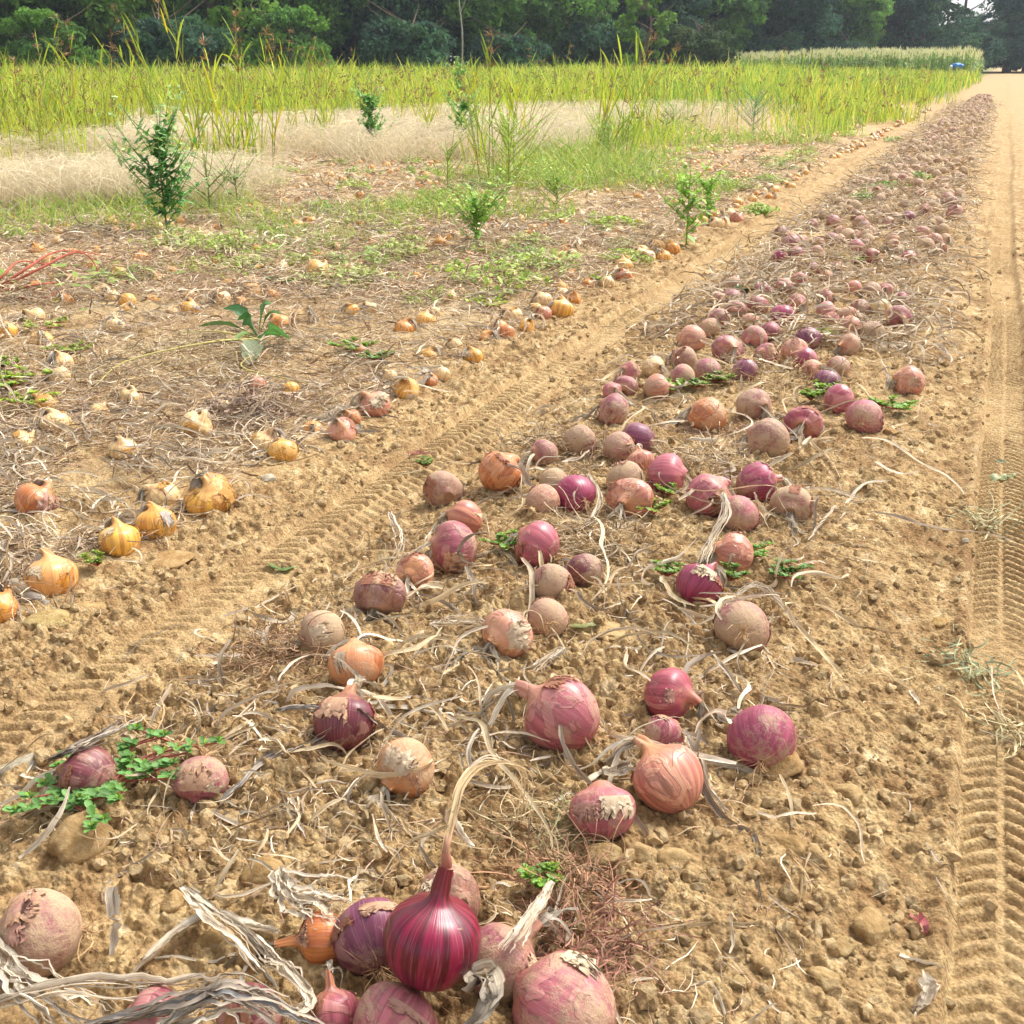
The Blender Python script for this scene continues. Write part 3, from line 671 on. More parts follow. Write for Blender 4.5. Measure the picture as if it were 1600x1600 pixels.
# the upright shiny one, resting on the heap
R0 = .054
onion(675, 1474, 158, 55, 74, 'crimson', .02, .05, 1.0, .12, 0, .1, 'large shiny crimson onion standing upright on the front heap', zc=.118, husk=0, roots=40, rspin=RIGHT, sq=.96, shiny=True)
def leaf_strands(name, pts, n, w, label, cat='dry leaf', col=(1, .93, .8), spread=.012, mat=None, zoff=.004, seed=None, group=None, nseg=26, parent=None, fold=.5, rel=True, tw=.7, greyf=.16, taper=.25):
    """pts: (photo x, photo y, height above the soil)"""
    rng = np.random.RandomState(seed or int(pts[0][0]+3*pts[0][1])+1); Q = []
    for (a, b, h) in pts:
        z = h
        for _ in range(3): x, y, t = gp(a, b, z); z = h+(g1(x, y) if rel else 0)
        Q.append((x, y, z))
    base = spline(Q, nseg); org = np.array([*base[0][:2], g1(*base[0][:2])])
    n, w = (int(n*2.2), w*.44) if n > 3 else (n, w); P = np.repeat(base[None], n, 0); off = rng.randn(n, 1, 3)*spread*np.array([1, 1, .35])
    wob = np.cumsum(rng.randn(n, nseg, 3), 1)*spread*.2*np.array([1, 1, .5]); P = P+off*np.linspace(.25, 1, nseg)[None, :, None]+wob
    gz = ground(P[..., 0], P[..., 1], 1)+zoff; P[..., 2] = np.maximum(P[..., 2], gz)
    Wd = w*(.35+1.3*rng.rand(n, 1)**1.5)*np.interp(np.linspace(0, 1, nseg), [0, .1, .7, 1], [.7, 1, .8, taper]); P = P-org
    cc = np.array(col)*(.65+.5*rng.rand(n, 1)); g = rng.rand(n) < greyf; cc[g] = cc[g].mean(1, keepdims=True)*np.array([.72, .69, .66])
    mb = MB(); ribbons(mb, P, Wd, twist_side(P, rng, tw), fold, col=np.hstack([cc, np.ones((n, 1))]), rng=rng)
    o = mb.build(name, mat or M_DRY, parent)
    if parent is None: o.location = org; tag(o, label, cat, group)
    return o, org
# its long dry neck
hero = [o for o in COL.objects if o.get('label', '').startswith('large shiny')][0]
def hero_leaf(pts, n, w, sp, colr, s):
    # points: photo x, y, height, depth push away from the viewer is solved by height
    o, org = leaf_strands('dry_leaf', pts, n, w, None, parent=hero, col=colr, spread=sp, seed=s, rel=False, tw=.35, greyf=.15)
    o.location = Vector(org)-hero.location
_t = TIPS[hero['label']]
def hero_leaf(pts, n, w, sp, colr, s, start=None):
    rng = np.random.RandomState(s); Q = [_t-UPV*.008] if start is None else []
    for a, b, h in pts: X_, Y_, _ = gp(a, b, h); Q.append(np.array([X_, Y_, h]))
    P = np.repeat(spline(Q, 34)[None], n, 0); f = np.linspace(0, 1, 34)[None, :, None]
    P = P+rng.randn(n, 1, 3)*sp*(.35+f*2)+np.cumsum(rng.randn(n, 34, 3), 1)*sp*.09-np.array(hero.location)
    cc = np.array(colr)*(.8+.35*rng.rand(n, 1)); mb = MB()
    ribbons(mb, P, w*(.6+.6*rng.rand(n, 1))*np.interp(np.linspace(0, 1, 34), [0, .2, .7, 1], [.9, 1, .7, .2]), twist_side(P, rng, .6), .6, col=np.hstack([cc, np.ones((n, 1))]), rng=rng)
    mb.build('dry_leaf', M_DRY, hero)
nt = MB(); _q = [_t-UPV*.012, _t]+[np.array([*gp(a, b, h)[:2], h]) for a, b, h in ((697, 1322, .224), (706, 1290, .236), (713, 1258, .248))]
tube(nt, spline(_q, 20)-np.array(hero.location), np.linspace(.0064, .0016, 20)*(1+.12*np.sin(np.arange(20)*1.3)), 14, np.repeat(np.array([np.append(np.array([.40, .07, .09])*(1-f)+np.array([.85, .62, .40])*f, 1) for f in np.clip(np.linspace(-.25, 1.3, 20), 0, 1)]), 14, 0)); nt.build('neck', M_HUSK, hero)
hero_leaf([(697, 1322, .224), (710, 1268, .245), (722, 1226, .26), (750, 1196, .262), (795, 1192, .245), (824, 1215, .20), (818, 1285, .13)], 4, .0045, .0015, (1.0, .85, .6), 3)
hero_leaf([(699, 1316, .226), (714, 1250, .25), (730, 1202, .265), (760, 1178, .27), (800, 1190, .24), (812, 1203, .22)], 2, .004, .002, (.95, .9, .82), 4)
hero_leaf([(708, 1268, .245), (708, 1292, .20), (722, 1315, .15), (738, 1338, .11)], 2, .013, .003, (1.1, 1.08, 1), 5, 1)
hero_leaf([(700, 1292, .24), (672, 1305, .20), (650, 1312, .17), (632, 1318, .15)], 1, .005, .001, (.9, .8, .6), 6, 1)

REDS = [
 (580, 1466, 122, 110, 20, 'purple', .36, .35, .1, .2, 0, .1, 'dusty purple onion pressed against the left of the shiny upright one', .065),
 (508, 1468, 82, 187, 2, 'orange', .10, .35, 1.1, .25, 4, .16, 'orange-pink onion whose neck points left, leftmost of the front heap', None),
 (700, 1402, 100, 300, 20, 'brown', .62, .5, .0, .2, 0, .1, 'brown dusty onion peeping out behind the shiny upright one', None),
 (780, 1508, 122, 35, 30, 'dusky', .60, .75, .9, .1, 3, .15, 'grey-brown onion right of the shiny one, with torn white skin', .055),
 (885, 1578, 165, 150, 10, 'pink', .58, .6, .0, .2, 0, .1, 'big pale dusty onion at the right end of the front heap', .05),
 (612, 1606, 135, 60, 20, 'pink', .52, .45, .0, .2, 0, .1, 'pinkish dusty onion under the shiny upright one at the bottom edge', .05),
 (522, 1588, 78, 105, 50, 'pink', .15, .6, 1.0, .3, 2, .08, 'pale pink onion with a yellowed upright neck in the front heap', .05),
 (395, 1592, 105, 200, 5, 'maroon', .2, .7, .3, .4, 3, .12, 'dark maroon onion half hidden under arched dry leaves at the bottom edge', None),
 (245, 1592, 100, 180, 5, 'dusky', .35, .8, .3, .4, 3, .12, 'dull red onion buried in the dry leaf heap at the bottom edge', None),
 (66, 1460, 138, 190, 5, 'dusky', .72, .3, .0, .2, 0, .1, 'large soil-caked onion with roots to the right, at the left edge', None),
 (140, 1215, 98, 170, 12, 'maroon', .35, .7, .4, .6, 4, .16, 'dark purple onion behind the fleshy green weed, dry leaves over its top', None),
 (315, 1216, 82, 270, -45, 'magenta', .62, .3, .1, .3, 1, .1, 'soil-caked magenta onion with its roots upward, right of the fleshy weed', None),
 (538, 1132, 96, 80, 50, 'maroon', .25, .5, .7, 1.2, 5, .24, 'dark red onion with a pale neck throwing dry leaves to both sides', None),
 (636, 1198, 92, 235, -8, 'orange', .62, .5, .5, .2, 2, .12, 'dusty onion with an orange neck end pointing down to the left', None),
 (556, 1042, 84, 100, 45, 'orange', .30, .95, .5, 1.0, 5, .16, 'onion wrapped in torn white skin beside the tangle of dry weed', None),
 (506, 990, 76, 200, -10, 'dusky', .85, .3, .2, .2, 1, .06, 'half buried onion above the white-skinned one, coated with soil', None),
 (595, 928, 80, 260, -15, 'maroon', .50, .9, .2, .4, 4, .14, 'maroon onion with a peeling pale cap and curled leaves below', None),
 (650, 895, 62, 250, 10, 'peach', .20, .8, .3, .4, 3, .10, 'small peach onion tucked left of the glossy brown-red one', None),
 (710, 857, 82, 200, 10, 'dusky', .42, .65, .1, .3, 0, .1, 'round brown-red onion with a glossy patch, left of the small green weed', None),
 (728, 812, 62, 160, 15, 'peach', .12, .4, .5, .5, 5, .18, 'peach onion sending long pale leaves down to the left', None),
 (692, 765, 62, 290, 0, 'dusky', .75, .2, .0, .2, 0, .1, 'dull dusty onion at the left end of the middle cluster', None),
 (780, 742, 76, 30, 40, 'orange', .15, .6, .5, 1.4, 4, .20, 'dark orange onion with leaves folded back over its top', None),
 (842, 852, 76, 150, 20, 'pink', .22, .5, .2, .5, 3, .12, 'pale pink onion with peach shoulder right above the small green weed', None),
 (862, 916, 70, 80, 30, 'dusky', .70, .8, .1, .3, 0, .1, 'cracked dusty onion just above the pinkish dirty one', None),
 (915, 895, 62, 120, 15, 'maroon', .55, .6, .2, .4, 4, .14, 'dark maroon onion under a spray of thin dry stalks', None),
 (857, 968, 64, 100, -20, 'pink', .70, .2, .0, .2, 0, .1, 'pinkish dirty onion below the cracked one', None),
 (795, 990, 80, 230, 5, 'peach', .30, 1.0, .4, .6, 6, .16, 'onion covered in loose white papery skin with a spread of dry leaves below', None),
 (900, 775, 66, 120, 0, 'magenta', .12, .1, .0, .2, 0, .1, 'bright smooth magenta onion in the middle cluster', None),
 (846, 785, 56, 40, 0, 'peach', .62, .7, .1, .4, 1, .08, 'dusty pale onion left of the bright magenta one', None),
 (866, 756, 48, 80, 10, 'brown', .8, .4, .0, .2, 0, .1, 'brown onion behind the bright magenta one', None),
 (986, 780, 72, 240, 10, 'peach', .2, .6, .4, .6, 4, .14, 'orange-pink onion right of the bright magenta one', None),
 (975, 750, 58, 60, 0, 'brown', .75, .4, .0, .2, 0, .1, 'earth-brown onion behind the orange-pink one', None),
 (1040, 742, 68, 340, 5, 'pink', .25, .3, .1, .4, 2, .12, 'rounded pink onion at the top of the middle cluster', None),
 (1002, 724, 42, 110, 60, 'peach', .2, .8, .6, .6, 2, .06, 'small pale onion with upright neck left of the rounded pink one', None),
 (966, 702, 52, 60, 20, 'pink', .6, .7, .3, .6, 3, .1, 'pale dusty onion with a light neck near the purple one', None),
 (997, 688, 56, 170, 5, 'purple', .40, .3, .1, .4, 1, .1, 'purple and brown onion above the middle cluster', None),
 (905, 692, 56, 30, 10, 'brown', .72, .6, .2, .5, 4, .14, 'brown onion with a red split skin in the tangle above the cluster', None),
 (852, 708, 44, 200, 10, 'dusky', .62, .5, .2, .5, 4, .14, 'small dull onion in the leaf tangle at the top left of the cluster', None),
 (1105, 777, 72, 10, 40, 'pink', .35, .6, .5, 1.6, 6, .20, 'striped pink onion with a thick pale neck folded to the right', None),
 (1180, 756, 66, 10, 10, 'magenta', .35, .5, .7, .2, 4, .16, 'pink onion with its neck stretched to the right', None),
 (1155, 806, 60, 70, 10, 'pink', .55, .5, .1, .4, 3, .12, 'dusty pink onion under crossing dry leaves', None),
 (1238, 788, 64, 250, 0, 'dusky', .85, .3, .1, .4, 4, .18, 'earthy brown onion at the right end of the middle cluster', None),
 (1148, 868, 68, 175, 15, 'peach', .12, .7, .3, 1.0, 5, .2, 'peach-red onion with a white skin scale, above the magenta one', None),
 (1090, 916, 74, 42, 40, 'magenta', .18, .25, .7, .9, 4, .16, 'magenta onion with a short yellow neck up to the right', None),
 (1160, 981, 84, 80, -20, 'dusky', .62, .2, .0, .2, 3, .18, 'round soil-coated onion with red patches, below the magenta one', None),
 (882, 1120, 122, 152, 25, 'pink', .38, .75, .8, .4, 4, .16, 'large pale pink onion with its neck bent up to the left', None),
 (1043, 1086, 88, 330, 12, 'red', .20, .4, .6, .9, 6, .18, 'red onion with a white leaf sheath curling on its right', None),
 (1036, 1150, 62, 40, 15, 'dusky', .4, .5, .2, .6, 3, .12, 'small dark onion hidden behind the pale striped one', None),
 (1046, 1220, 114, 130, 38, 'peach', .28, .7, .8, .9, 5, .22, 'pale striped onion with a bent white neck at its upper left', None),
 (941, 1272, 100, 95, 50, 'pink', .45, .5, .15, .5, 1, .1, 'dusty pink onion lying left of the pale striped one', None),
 (1190, 1156, 104, 80, 15, 'magenta', .42, .2, .1, .2, 3, .14, 'round magenta onion with its root disc facing the viewer', None),
 (960, 642, 54, 160, 20, 'dusky', .55, .5, .3, .5, 3, .16, 'dusky onion with a tuft of roots at the left edge of the windrow', None),
 (1108, 652, 60, 130, 20, 'orange', .4, .7, .3, .8, 6, .16, 'orange-brown onion criss-crossed by dry leaves', None),
 (1176, 634, 56, 300, 10, 'dusky', .7, .4, .1, .4, 4, .12, 'soil-dusted onion right of the criss-crossed orange-brown one', None),
 (1256, 662, 58, 250, 10, 'red', .25, .5, .2, .5, 5, .14, 'red onion with peeling skin left of the large rough pink one', None),
 (1202, 690, 70, 160, 15, 'brown', .6, .6, .2, .6, 3, .12, 'brown onion with a red tear and a pale leaf on its left', None),
 (1350, 654, 58, 60, 0, 'pink', .5, .3, .0, .3, 0, .1, 'large rough pink onion at the right edge of the windrow', None),
 (1310, 626, 50, 20, 10, 'pink', .15, .6, .2, .5, 2, .1, 'white-and-pink striped onion above the large rough pink one', None),
 (1422, 598, 50, 178, 20, 'peach', .3, .6, .5, 1.2, 4, .12, 'lone onion with white leaves on its left, outermost at the right edge', None),
 (1291, 598, 40, 60, 10, 'purple', .35, .3, .1, .5, 2, .08, 'purple onion between the striped one and the pale elongated one', None),
]
for r in REDS:
    r = list(r); r[10] += 2 if r[8] > 0 else 0; onion(*r[:12], label=r[12], zc=r[13], group=HEAP if r[1] > 1380 and r[0] > 450 else RED_G)
MID = [(1268, 580, 36, 'peach'), (1070, 563, 42, 'dusky'), (1068, 590, 42, 'pink'), (1106, 580, 42, 'dusky'), (1025, 607, 46, 'peach'), (978, 604, 38, 'dusky'), (956, 612, 30, 'pink'), (1020, 576, 38, 'straw'), (985, 582, 34, 'pink'), (1136, 549, 50, 'dusky'),
 (1198, 556, 40, 'magenta'), (1258, 565, 42, 'magenta'), (1163, 581, 40, 'purple'), (1083, 532, 46, 'peach'), (1240, 549, 44, 'peach'), (1310, 575, 36, 'pink'), (1125, 500, 38, 'dusky'), (1150, 487, 34, 'brown'), (1144, 466, 30, 'dusky'), (1184, 480, 34, 'pink'),
 (1222, 495, 38, 'magenta'), (1245, 477, 34, 'pink'), (1262, 531, 40, 'purple'), (1290, 487, 34, 'pink'), (1298, 503, 30, 'red'), (1323, 494, 32, 'peach'), (1330, 514, 40, 'peach'), (1361, 520, 38, 'brown'), (1327, 541, 38, 'peach'), (1343, 484, 32, 'brown'),
 (1376, 484, 34, 'straw'), (1403, 498, 42, 'dusky'), (1409, 470, 27, 'pink'), (1362, 456, 30, 'brown'), (1334, 453, 28, 'peach'), (1144, 447, 30, 'pink'), (1225, 450, 30, 'pink'), (1250, 440, 28, 'pink'), (1269, 424, 26, 'dusky'), (1290, 434, 24, 'orange'),
 (1244, 400, 28, 'dusky'), (1216, 403, 24, 'magenta'), (1237, 383, 32, 'dusky'), (1220, 368, 26, 'maroon'), (1275, 395, 24, 'pink'), (1300, 377, 26, 'dusky'), (1278, 380, 22, 'pink'), (1336, 386, 26, 'pink'), (1361, 403, 28, 'red'), (1419, 404, 25, 'red'),
 (1459, 379, 28, 'peach'), (1394, 375, 22, 'peach'), (1350, 356, 22, 'maroon'), (1388, 350, 22, 'pink'), (1419, 341, 22, 'purple'), (1447, 331, 22, 'pink'), (1492, 334, 26, 'pink'), (1480, 312, 22, 'dusky'), (1303, 347, 22, 'pink'), (1269, 353, 20, 'dusky'),
 (1338, 338, 20, 'maroon'), (1180, 528, 40, 'pink'), (1205, 520, 36, 'dusky'), (1110, 515, 36, 'peach'), (1170, 505, 32, 'peach'), (1290, 465, 26, 'pink'), (1385, 455, 24, 'pink'), (1310, 420, 24, 'peach'), (1120, 470, 28, 'pink'), (1190, 455, 26, 'dusky')]
rg = np.random.RandomState(8)
TN = {'pink': 'pale pink', 'peach': 'peach', 'dusky': 'dull dusty', 'purple': 'purple', 'magenta': 'magenta', 'red': 'red', 'maroon': 'dark maroon', 'straw': 'straw-pale', 'brown': 'earth-brown', 'orange': 'orange'}
for (a, b, w, tn) in MID:
    zn = 'just beyond the small green weeds of the windrow' if b > 540 else ('in the dense middle stretch of the windrow' if b > 430 else 'in the thinner stretch before the green patch of the windrow')
    onion(a, b, w, rg.rand()*360, rg.rand()*40-5, tn, (.15 if tn in ('magenta', 'red', 'purple') else .38)+.3*rg.rand(), .3+.6*rg.rand(), .2+.4*rg.rand(), .3+rg.rand(), 3+rg.randint(4), .12+.08*rg.rand(), label='%s onion %s' % (TN[tn], zn), group='%s onions %s' % (TN[tn], zn))
# the far windrow: shared variants, each onion its own object
def onion_variant(tone, dust, paper, A, rng, yellow=False, seg=18, ring=18, nl=8, R=.045):
    A = nrmz(np.array(A, float))
    return onion_parts(R, np.array([0, 0, R*(.8 if not yellow else .5)]), A, rng, tone, dust, paper, .6 if yellow else .25, 1.3 if yellow else .6, nl, .19, lw=.010,
                       roots=0 if yellow else 14, husk=1, seg=seg, ring=ring, gf=lambda x, y: x*0, grav=.4 if yellow else .3, sq=.95, grey=.45)
def make_variants(specs, yellow):
    out = []
    for i, (tn, du, pa, A) in enumerate(specs):
        p = onion_variant(tn, du, pa, A, np.random.RandomState(300+i+(50 if yellow else 0)), yellow)
        out.append({k: (v, v.mesh(k.split('#')[0], PM[k.split('#')[0]])) for k, v in p.items()})
    return out
RV = make_variants([(t, .68+.3*rg.rand(), .5+.5*rg.rand(), (rg.randn(), rg.randn(), rg.rand()*.6-.1)) for t in ('dusky', 'pink', 'peach', 'pink', 'magenta', 'dusky', 'purple', 'pink', 'brown', 'peach', 'maroon', 'dusky')], False)
YV = make_variants([(t, .05+.25*rg.rand(), .3+.6*rg.rand(), (rg.randn()*.35, rg.randn()*.35, 1)) for t in ('yellow', 'amber', 'straw', 'yellow', 'straw', 'straw', 'amber', 'yellow', 'straw', 'amber')], True)
def place_variants(V, names, pts, nind, lab, group, cat, name, stuffname, stufflab, rng):
    """the nearest nind as things, the rest merged"""
    dist = [math.hypot(p[0], p[1]) for p in pts]; order = np.argsort(dist); st = {}
    for q, i in enumerate(order):
        x, y, s = pts[i]; vi = rng.randint(len(V)); v = V[vi]; rz = rng.rand()*6.28; z = g1(x, y)-(.014 if name == 'red_onion' else .022)*s
        if q < nind:
            e = empty(name, (x, y, z), rz); e.scale = (s, s, s); OCC.append((x, y, .045*s))
            for k, (mb, me) in v.items(): link(k.split('#')[0], me, e)
            tag(e, names[vi]+' '+lab(x, y), cat, names[vi]+' '+lab(x, y))
        else:
            cz, sz = math.cos(rz), math.sin(rz); Rm = np.array([[cz, -sz, 0], [sz, cz, 0], [0, 0, 1]])*s
            for k, (mb, me) in v.items():
                g = st.setdefault(k.split('#')[0], MB()); base = 0
                for a_, C_, X_ in zip(mb.V, mb.C, mb.X): g.V.append(a_ @ Rm.T+[x, y, z]); g.C.append(C_); g.X.append(X_)
                g.Q += [a_+g.n for a_ in mb.Q]; g.T += [a_+g.n for a_ in mb.T]; g.n += mb.n
    if st:
        e = empty(stuffname, (0, 0, 0)); tag(e, stufflab, 'onions', kind='stuff')
        for k, g in st.items(): tag(g.build({'bulb': 'bulbs', 'loose_skin': 'loose_skins', 'roots': 'roots', 'dry_leaf': 'dry_leaves'}[k], PM[k], e), kind='stuff')
def free(x, y, r, pts):
    return all((x-a)**2+(y-b)**2 > (r+c)**2 for a, b, c in OCC if abs(x-a) < .12 and abs(y-b) < .12) and all((x-a)**2+(y-b)**2 > (.066)**2 for a, b, c in pts[-160:])
rng = np.random.RandomState(21); pts = []
for k in range(9000):
    y = 6.0+30*rng.rand()**1.25; xr = -.16-.004*(y-6); xl = -1.02+.012*(y-6); x = xl+(xr-xl)*rng.rand()
    if vnoise(np.array([x]), np.array([y]), .35, 8)[0] < -.22 and y < 14: continue
    if free(x, y, .03, pts): pts.append((x, y, .70+.42*rng.rand()))
    if len(pts) > 440: break
def zr(x, y): return 'in the windrow before its far green patch' if y < 9 else ('in the windrow beyond its far green patch' if y < 13 else 'where the windrow fades into the distance')
RN = ['dull dusty red onion', 'pale pink onion', 'peach-coloured onion', 'pink striped onion', 'magenta onion', 'soil-dusted red onion', 'purple onion', 'light pink onion', 'brown-skinned onion', 'peach and pink onion', 'dark maroon onion', 'dull brick onion']
place_variants(RV, RN, pts, 172, zr, None, 'red onion', 'red_onion', 'far_red_onion_windrow', 'far end of the red onion windrow', rng)
# ---------------------------------------------------------------- yellow onions in their rows
YEL = [
 (80, 908, 78, 'amber', 'amber onion split in the skin, beside the flat mossy clod', 4), (-2, 952, 60, 'amber', 'amber onion cut by the left edge under tangled leaves', 5), (187, 848, 64, 'yellow', 'bright yellow-orange onion, leftmost of the touching pair by the track', 2), (244, 822, 60, 'yellow', 'yellow onion with a pale strap leaf hanging down its front', 4),
 (55, 787, 66, 'orange', 'orange onion under a swept dry leaf near the left edge', 4), (325, 782, 74, 'yellow', 'broad yellow onion with a torn grey skin, right of the touching pair', 4), (443, 708, 47, 'yellow', 'clean round yellow onion with leaves trailing left', 3), (535, 676, 46, 'peach', 'pale papery onion left of two joined ones', 4),
 (587, 636, 52, 'peach', 'striped peach onion with leaves swept to the left', 4), (551, 655, 30, 'orange', 'small orange onion wedged below the striped peach one', 3), (635, 612, 42, 'yellow', 'flat yellow onion right of the striped peach one', 3), (690, 588, 30, 'straw', 'straw onion under a drooping grey leaf near the track', 4), (672, 596, 26, 'orange', 'little orange onion beside the drooping grey leaf', 2),
 (455, 611, 30, 'yellow', 'small yellow onion with grey leaf, right of the folded brown leaves', 2), (305, 668, 52, 'straw', 'long pale straw onion lying on the crusted soil', 1), (35, 695, 42, 'straw', 'straw onion near the left edge with a soil shadow on its right', 3), (88, 664, 48, 'straw', 'cone-shaped pale onion with its neck bent left', 3), (193, 706, 44, 'straw', 'tall cone-necked onion standing in thin dry weed', 2),
 (95, 591, 34, 'straw', 'pale onion with a leaf lying to its right, by the left weeds', 1), (740, 559, 30, 'yellow', 'yellow onion with split skin beside the tread marks', 3), (822, 512, 26, 'yellow', 'yellow onion in a tangle of arched pale leaves', 5), (792, 521, 26, 'orange', 'orange onion in the tangle of arched pale leaves', 5), (876, 486, 40, 'yellow', 'plump clean yellow onion close to the track', 1), (894, 468, 26, 'amber', 'amber onion just behind the plump clean one', 1),
 (850, 492, 26, 'peach', 'peach onion left of the plump clean one', 3), (975, 434, 26, 'orange', 'orange onion under a hooked leaf near the track', 3), (948, 444, 24, 'straw', 'straw onion left of the one under a hooked leaf', 3), (296, 484, 30, 'yellow', 'golden onion above the broad dark green dock', 1), (272, 490, 20, 'straw', 'small straw onion left of the golden one', 1), (348, 470, 28, 'straw', 'straw onion with leaf streaming left', 3),
 (185, 432, 30, 'yellow', 'yellow onion at the tip of the red-stemmed weed', 2), (176, 466, 26, 'straw', 'straw onion with a white leaf base', 2), (200, 473, 30, 'yellow', 'round pale yellow onion on bare soil', 0), (55, 498, 34, 'straw', 'pale round onion near the left edge by green sprouts', 1), (12, 521, 34, 'yellow', 'flat yellow onion cut by the left edge', 0), (395, 456, 26, 'yellow', 'yellow onion before the bright green mat', 2),
 (495, 425, 40, 'yellow', 'wide yellow onion with a hanging pale leaf', 3), (540, 443, 20, 'yellow', 'upright yellow onion left of the long-leaved weed', 2), (592, 432, 20, 'straw', 'straw onion under the long-leaved weed', 2), (549, 487, 26, 'yellow', 'yellow onion with white neck, centre of the yellow field', 3), (578, 484, 24, 'straw', 'straw onion with folded neck, centre of the yellow field', 3), (205, 622, 34, 'straw', 'straw onion with a leaf bent to the right', 4),
 (350, 638, 26, 'straw', 'narrow cone-necked onion left of a brown leaf heap', 4), (402, 602, 28, 'peach', 'peach-necked onion above the brown leaf heap', 5), (180, 512, 30, 'straw', 'straw onion half under a bent leaf, upper left', 4), (565, 552, 22, 'orange', 'orange-necked onion below the clover-like weed', 3), (155, 645, 30, 'straw', 'pale onion hung with white crumpled leaves', 6), (610, 590, 24, 'straw', 'straw onion with crumpled leaf near the striped one', 4),
 (1052, 392, 26, 'amber', 'amber onion nearest the track before the light green plant', 2), (1035, 402, 24, 'yellow', 'yellow onion among pale husks near the track', 3), (1012, 404, 26, 'straw', 'straw onion among pale husks near the track', 3), (870, 414, 24, 'yellow', 'yellow onion left of the two pointed pale ones', 2), (1150, 343, 22, 'peach', 'peach onion right of the light green plant', 2), (1120, 352, 24, 'straw', 'straw onion right of the light green plant', 3),
 (935, 352, 20, 'straw', 'pale pointed onion, left one of the pair', 2), (948, 350, 18, 'straw', 'pale pointed onion, right one of the pair', 2), (1130, 350, 22, 'straw', 'straw onion behind the light green plant', 2)]
rg = np.random.RandomState(31)
for (a, b, w, tn, lab, nl) in YEL:
    onion(a, b, w, rg.rand()*360, 38+40*rg.rand(), tn, .05+.2*rg.rand(), .35+.5*rg.rand(), .55, 1.2+.6*rg.rand(), nl+4, .15+.14*rg.rand(), lw=.0075+w*.00014, label=lab, group=YEL_G, name='yellow_onion', sq=.98, grav=.45, roots=0, grey=.3,
          zc=None, rspin=RIGHT*math.cos(2.8+rg.randn()*.5)+FWD*math.sin(2.8+rg.randn()*.5))
rng = np.random.RandomState(22); pts = []
for row in range(24):
    xr = -1.62-.37*row; y = (1.2+.25*row if row < 10 else 3.5)+rng.rand()*.3
    ymax = 26 if row < 2 else (16 if row < 8 else 12)
    while y < ymax:
        y += .10+.13*rng.rand() if row else .10+.09*rng.rand()
        x = xr+rng.randn()*.035+.012*max(y-5, 0)*(row == 0); d = x*FWD[0]+y*FWD[1]; s = x*RIGHT[0]+y*RIGHT[1]; p = px_of(s, d)
        if p < -120 or p > 1620 or d > np.interp(p, [0, 600, 1000, 1300], [11, 13, 18, 30]): continue
        if y < 3.4 and rng.rand() < (.85 if row else .6): continue
        if row and y < 5 and rng.rand() < .35: continue
        if d > 7 and rng.rand() < .25: continue
        if free(x, y, .04, pts): pts.append((x, y, .62+.4*rng.rand()))
def zy(x, y):
    d = x*FWD[0]+y*FWD[1]; a = 'in the row beside the track' if x > -1.8 else 'deeper in the left field'
    return a+(', on crusted soil' if d < 5 else (' between low green weeds' if d < 9 else ' near the pale dead grass'))
YN = ['weathered yellow onion', 'amber onion', 'straw-pale onion', 'streaked yellow onion', 'peach-skinned onion', 'papery straw onion', 'deep amber onion', 'golden onion', 'bleached straw onion', 'orange onion']
place_variants(YV, YN, pts, 225, zy, None, 'yellow onion', 'yellow_onion', 'far_yellow_onion_rows', 'far yellow onions of the left field', rng)

# ---------------------------------------------------------------- litter: nobody could count it
def litter(name, lab, xs, ys, L, W, cols, mat, seed, jit=.9, lift=.012, N=7, flat=False, fold=.5, lvl=1, tw=1.2, grav=.12):
    rng = np.random.RandomState(seed); n = len(xs); z = ground(xs, ys, lvl)
    p0 = np.stack([xs, ys, z+lift*rng.rand(n)], 1); a = rng.rand(n)*6.28; d0 = np.stack([np.cos(a), np.sin(a), .25*rng.rand(n)], 1)
    P = droop_paths(p0, d0, L*(.4+1.2*rng.rand(n)), N, rng, grav, jit, lambda x, y: ground(x, y, lvl), .002)
    prof = np.interp(np.linspace(0, 1, N), [0, .2, .7, 1], [.5, 1, .8, .25])
    c = np.array(cols)[rng.randint(len(cols), size=n)]*(.7+.6*rng.rand(n, 1))
    mb = MB(); ribbons(mb, P, W*(.5+1.0*rng.rand(n, 1))*prof, twist_side(P, rng, tw), fold, col=np.hstack([c, np.ones((n, 1))]), rng=rng, flat=flat)
    tag(mb.build(name, mat), lab, 'litter', kind='stuff')
DRYC = [(1, .95, .85), (.85, .78, .66), (.62, .55, .47), (.45, .40, .36), (1.1, 1.05, .98)]
BRN = [(.46, .34, .21), (.62, .50, .33), (.34, .23, .15), (.24, .16, .11), (.74, .63, .47), (.42, .28, .19)]
rng = np.random.RandomState(41)
def bedpts(n, y0, y1, pw=1.0):
    y = y0*(y1/y0)**(rng.rand(n)**pw); x = -1.08+.98*rng.rand(n)+.06*rng.randn(n); k = fbm(x, y, .22, 66, 2) > -.25
    return x[k], y[k]
x, y = bedpts(1700, .85, 5); k = rng.rand(len(x)) < np.where(x > -.35, .22, 1); x = x[k]; y = y[k]; litter('dry_leaf_litter', 'curled dry onion leaves strewn through the windrow', x, y, .10, .0042, DRYC+BRN[:2]+[(.75, .66, .5)]*3, M_DRY, 42, N=14, lift=.03, jit=.5)
x, y = bedpts(420, 1.1, 7); litter('dry_top_litter', 'long dry onion tops draped between the red bulbs', x, y, .20, .0075, DRYC+[(.8, .7, .52)]*3, M_DRY, 142, N=18, lift=.07, jit=.42, grav=.10)
x, y = bedpts(12500, 3.8, 30); litter('dry_leaf_litter', 'curled dry onion leaves strewn through the far windrow', x, y, .12, .007, DRYC+BRN[:2], M_DRY, 43, N=8, lift=.06)
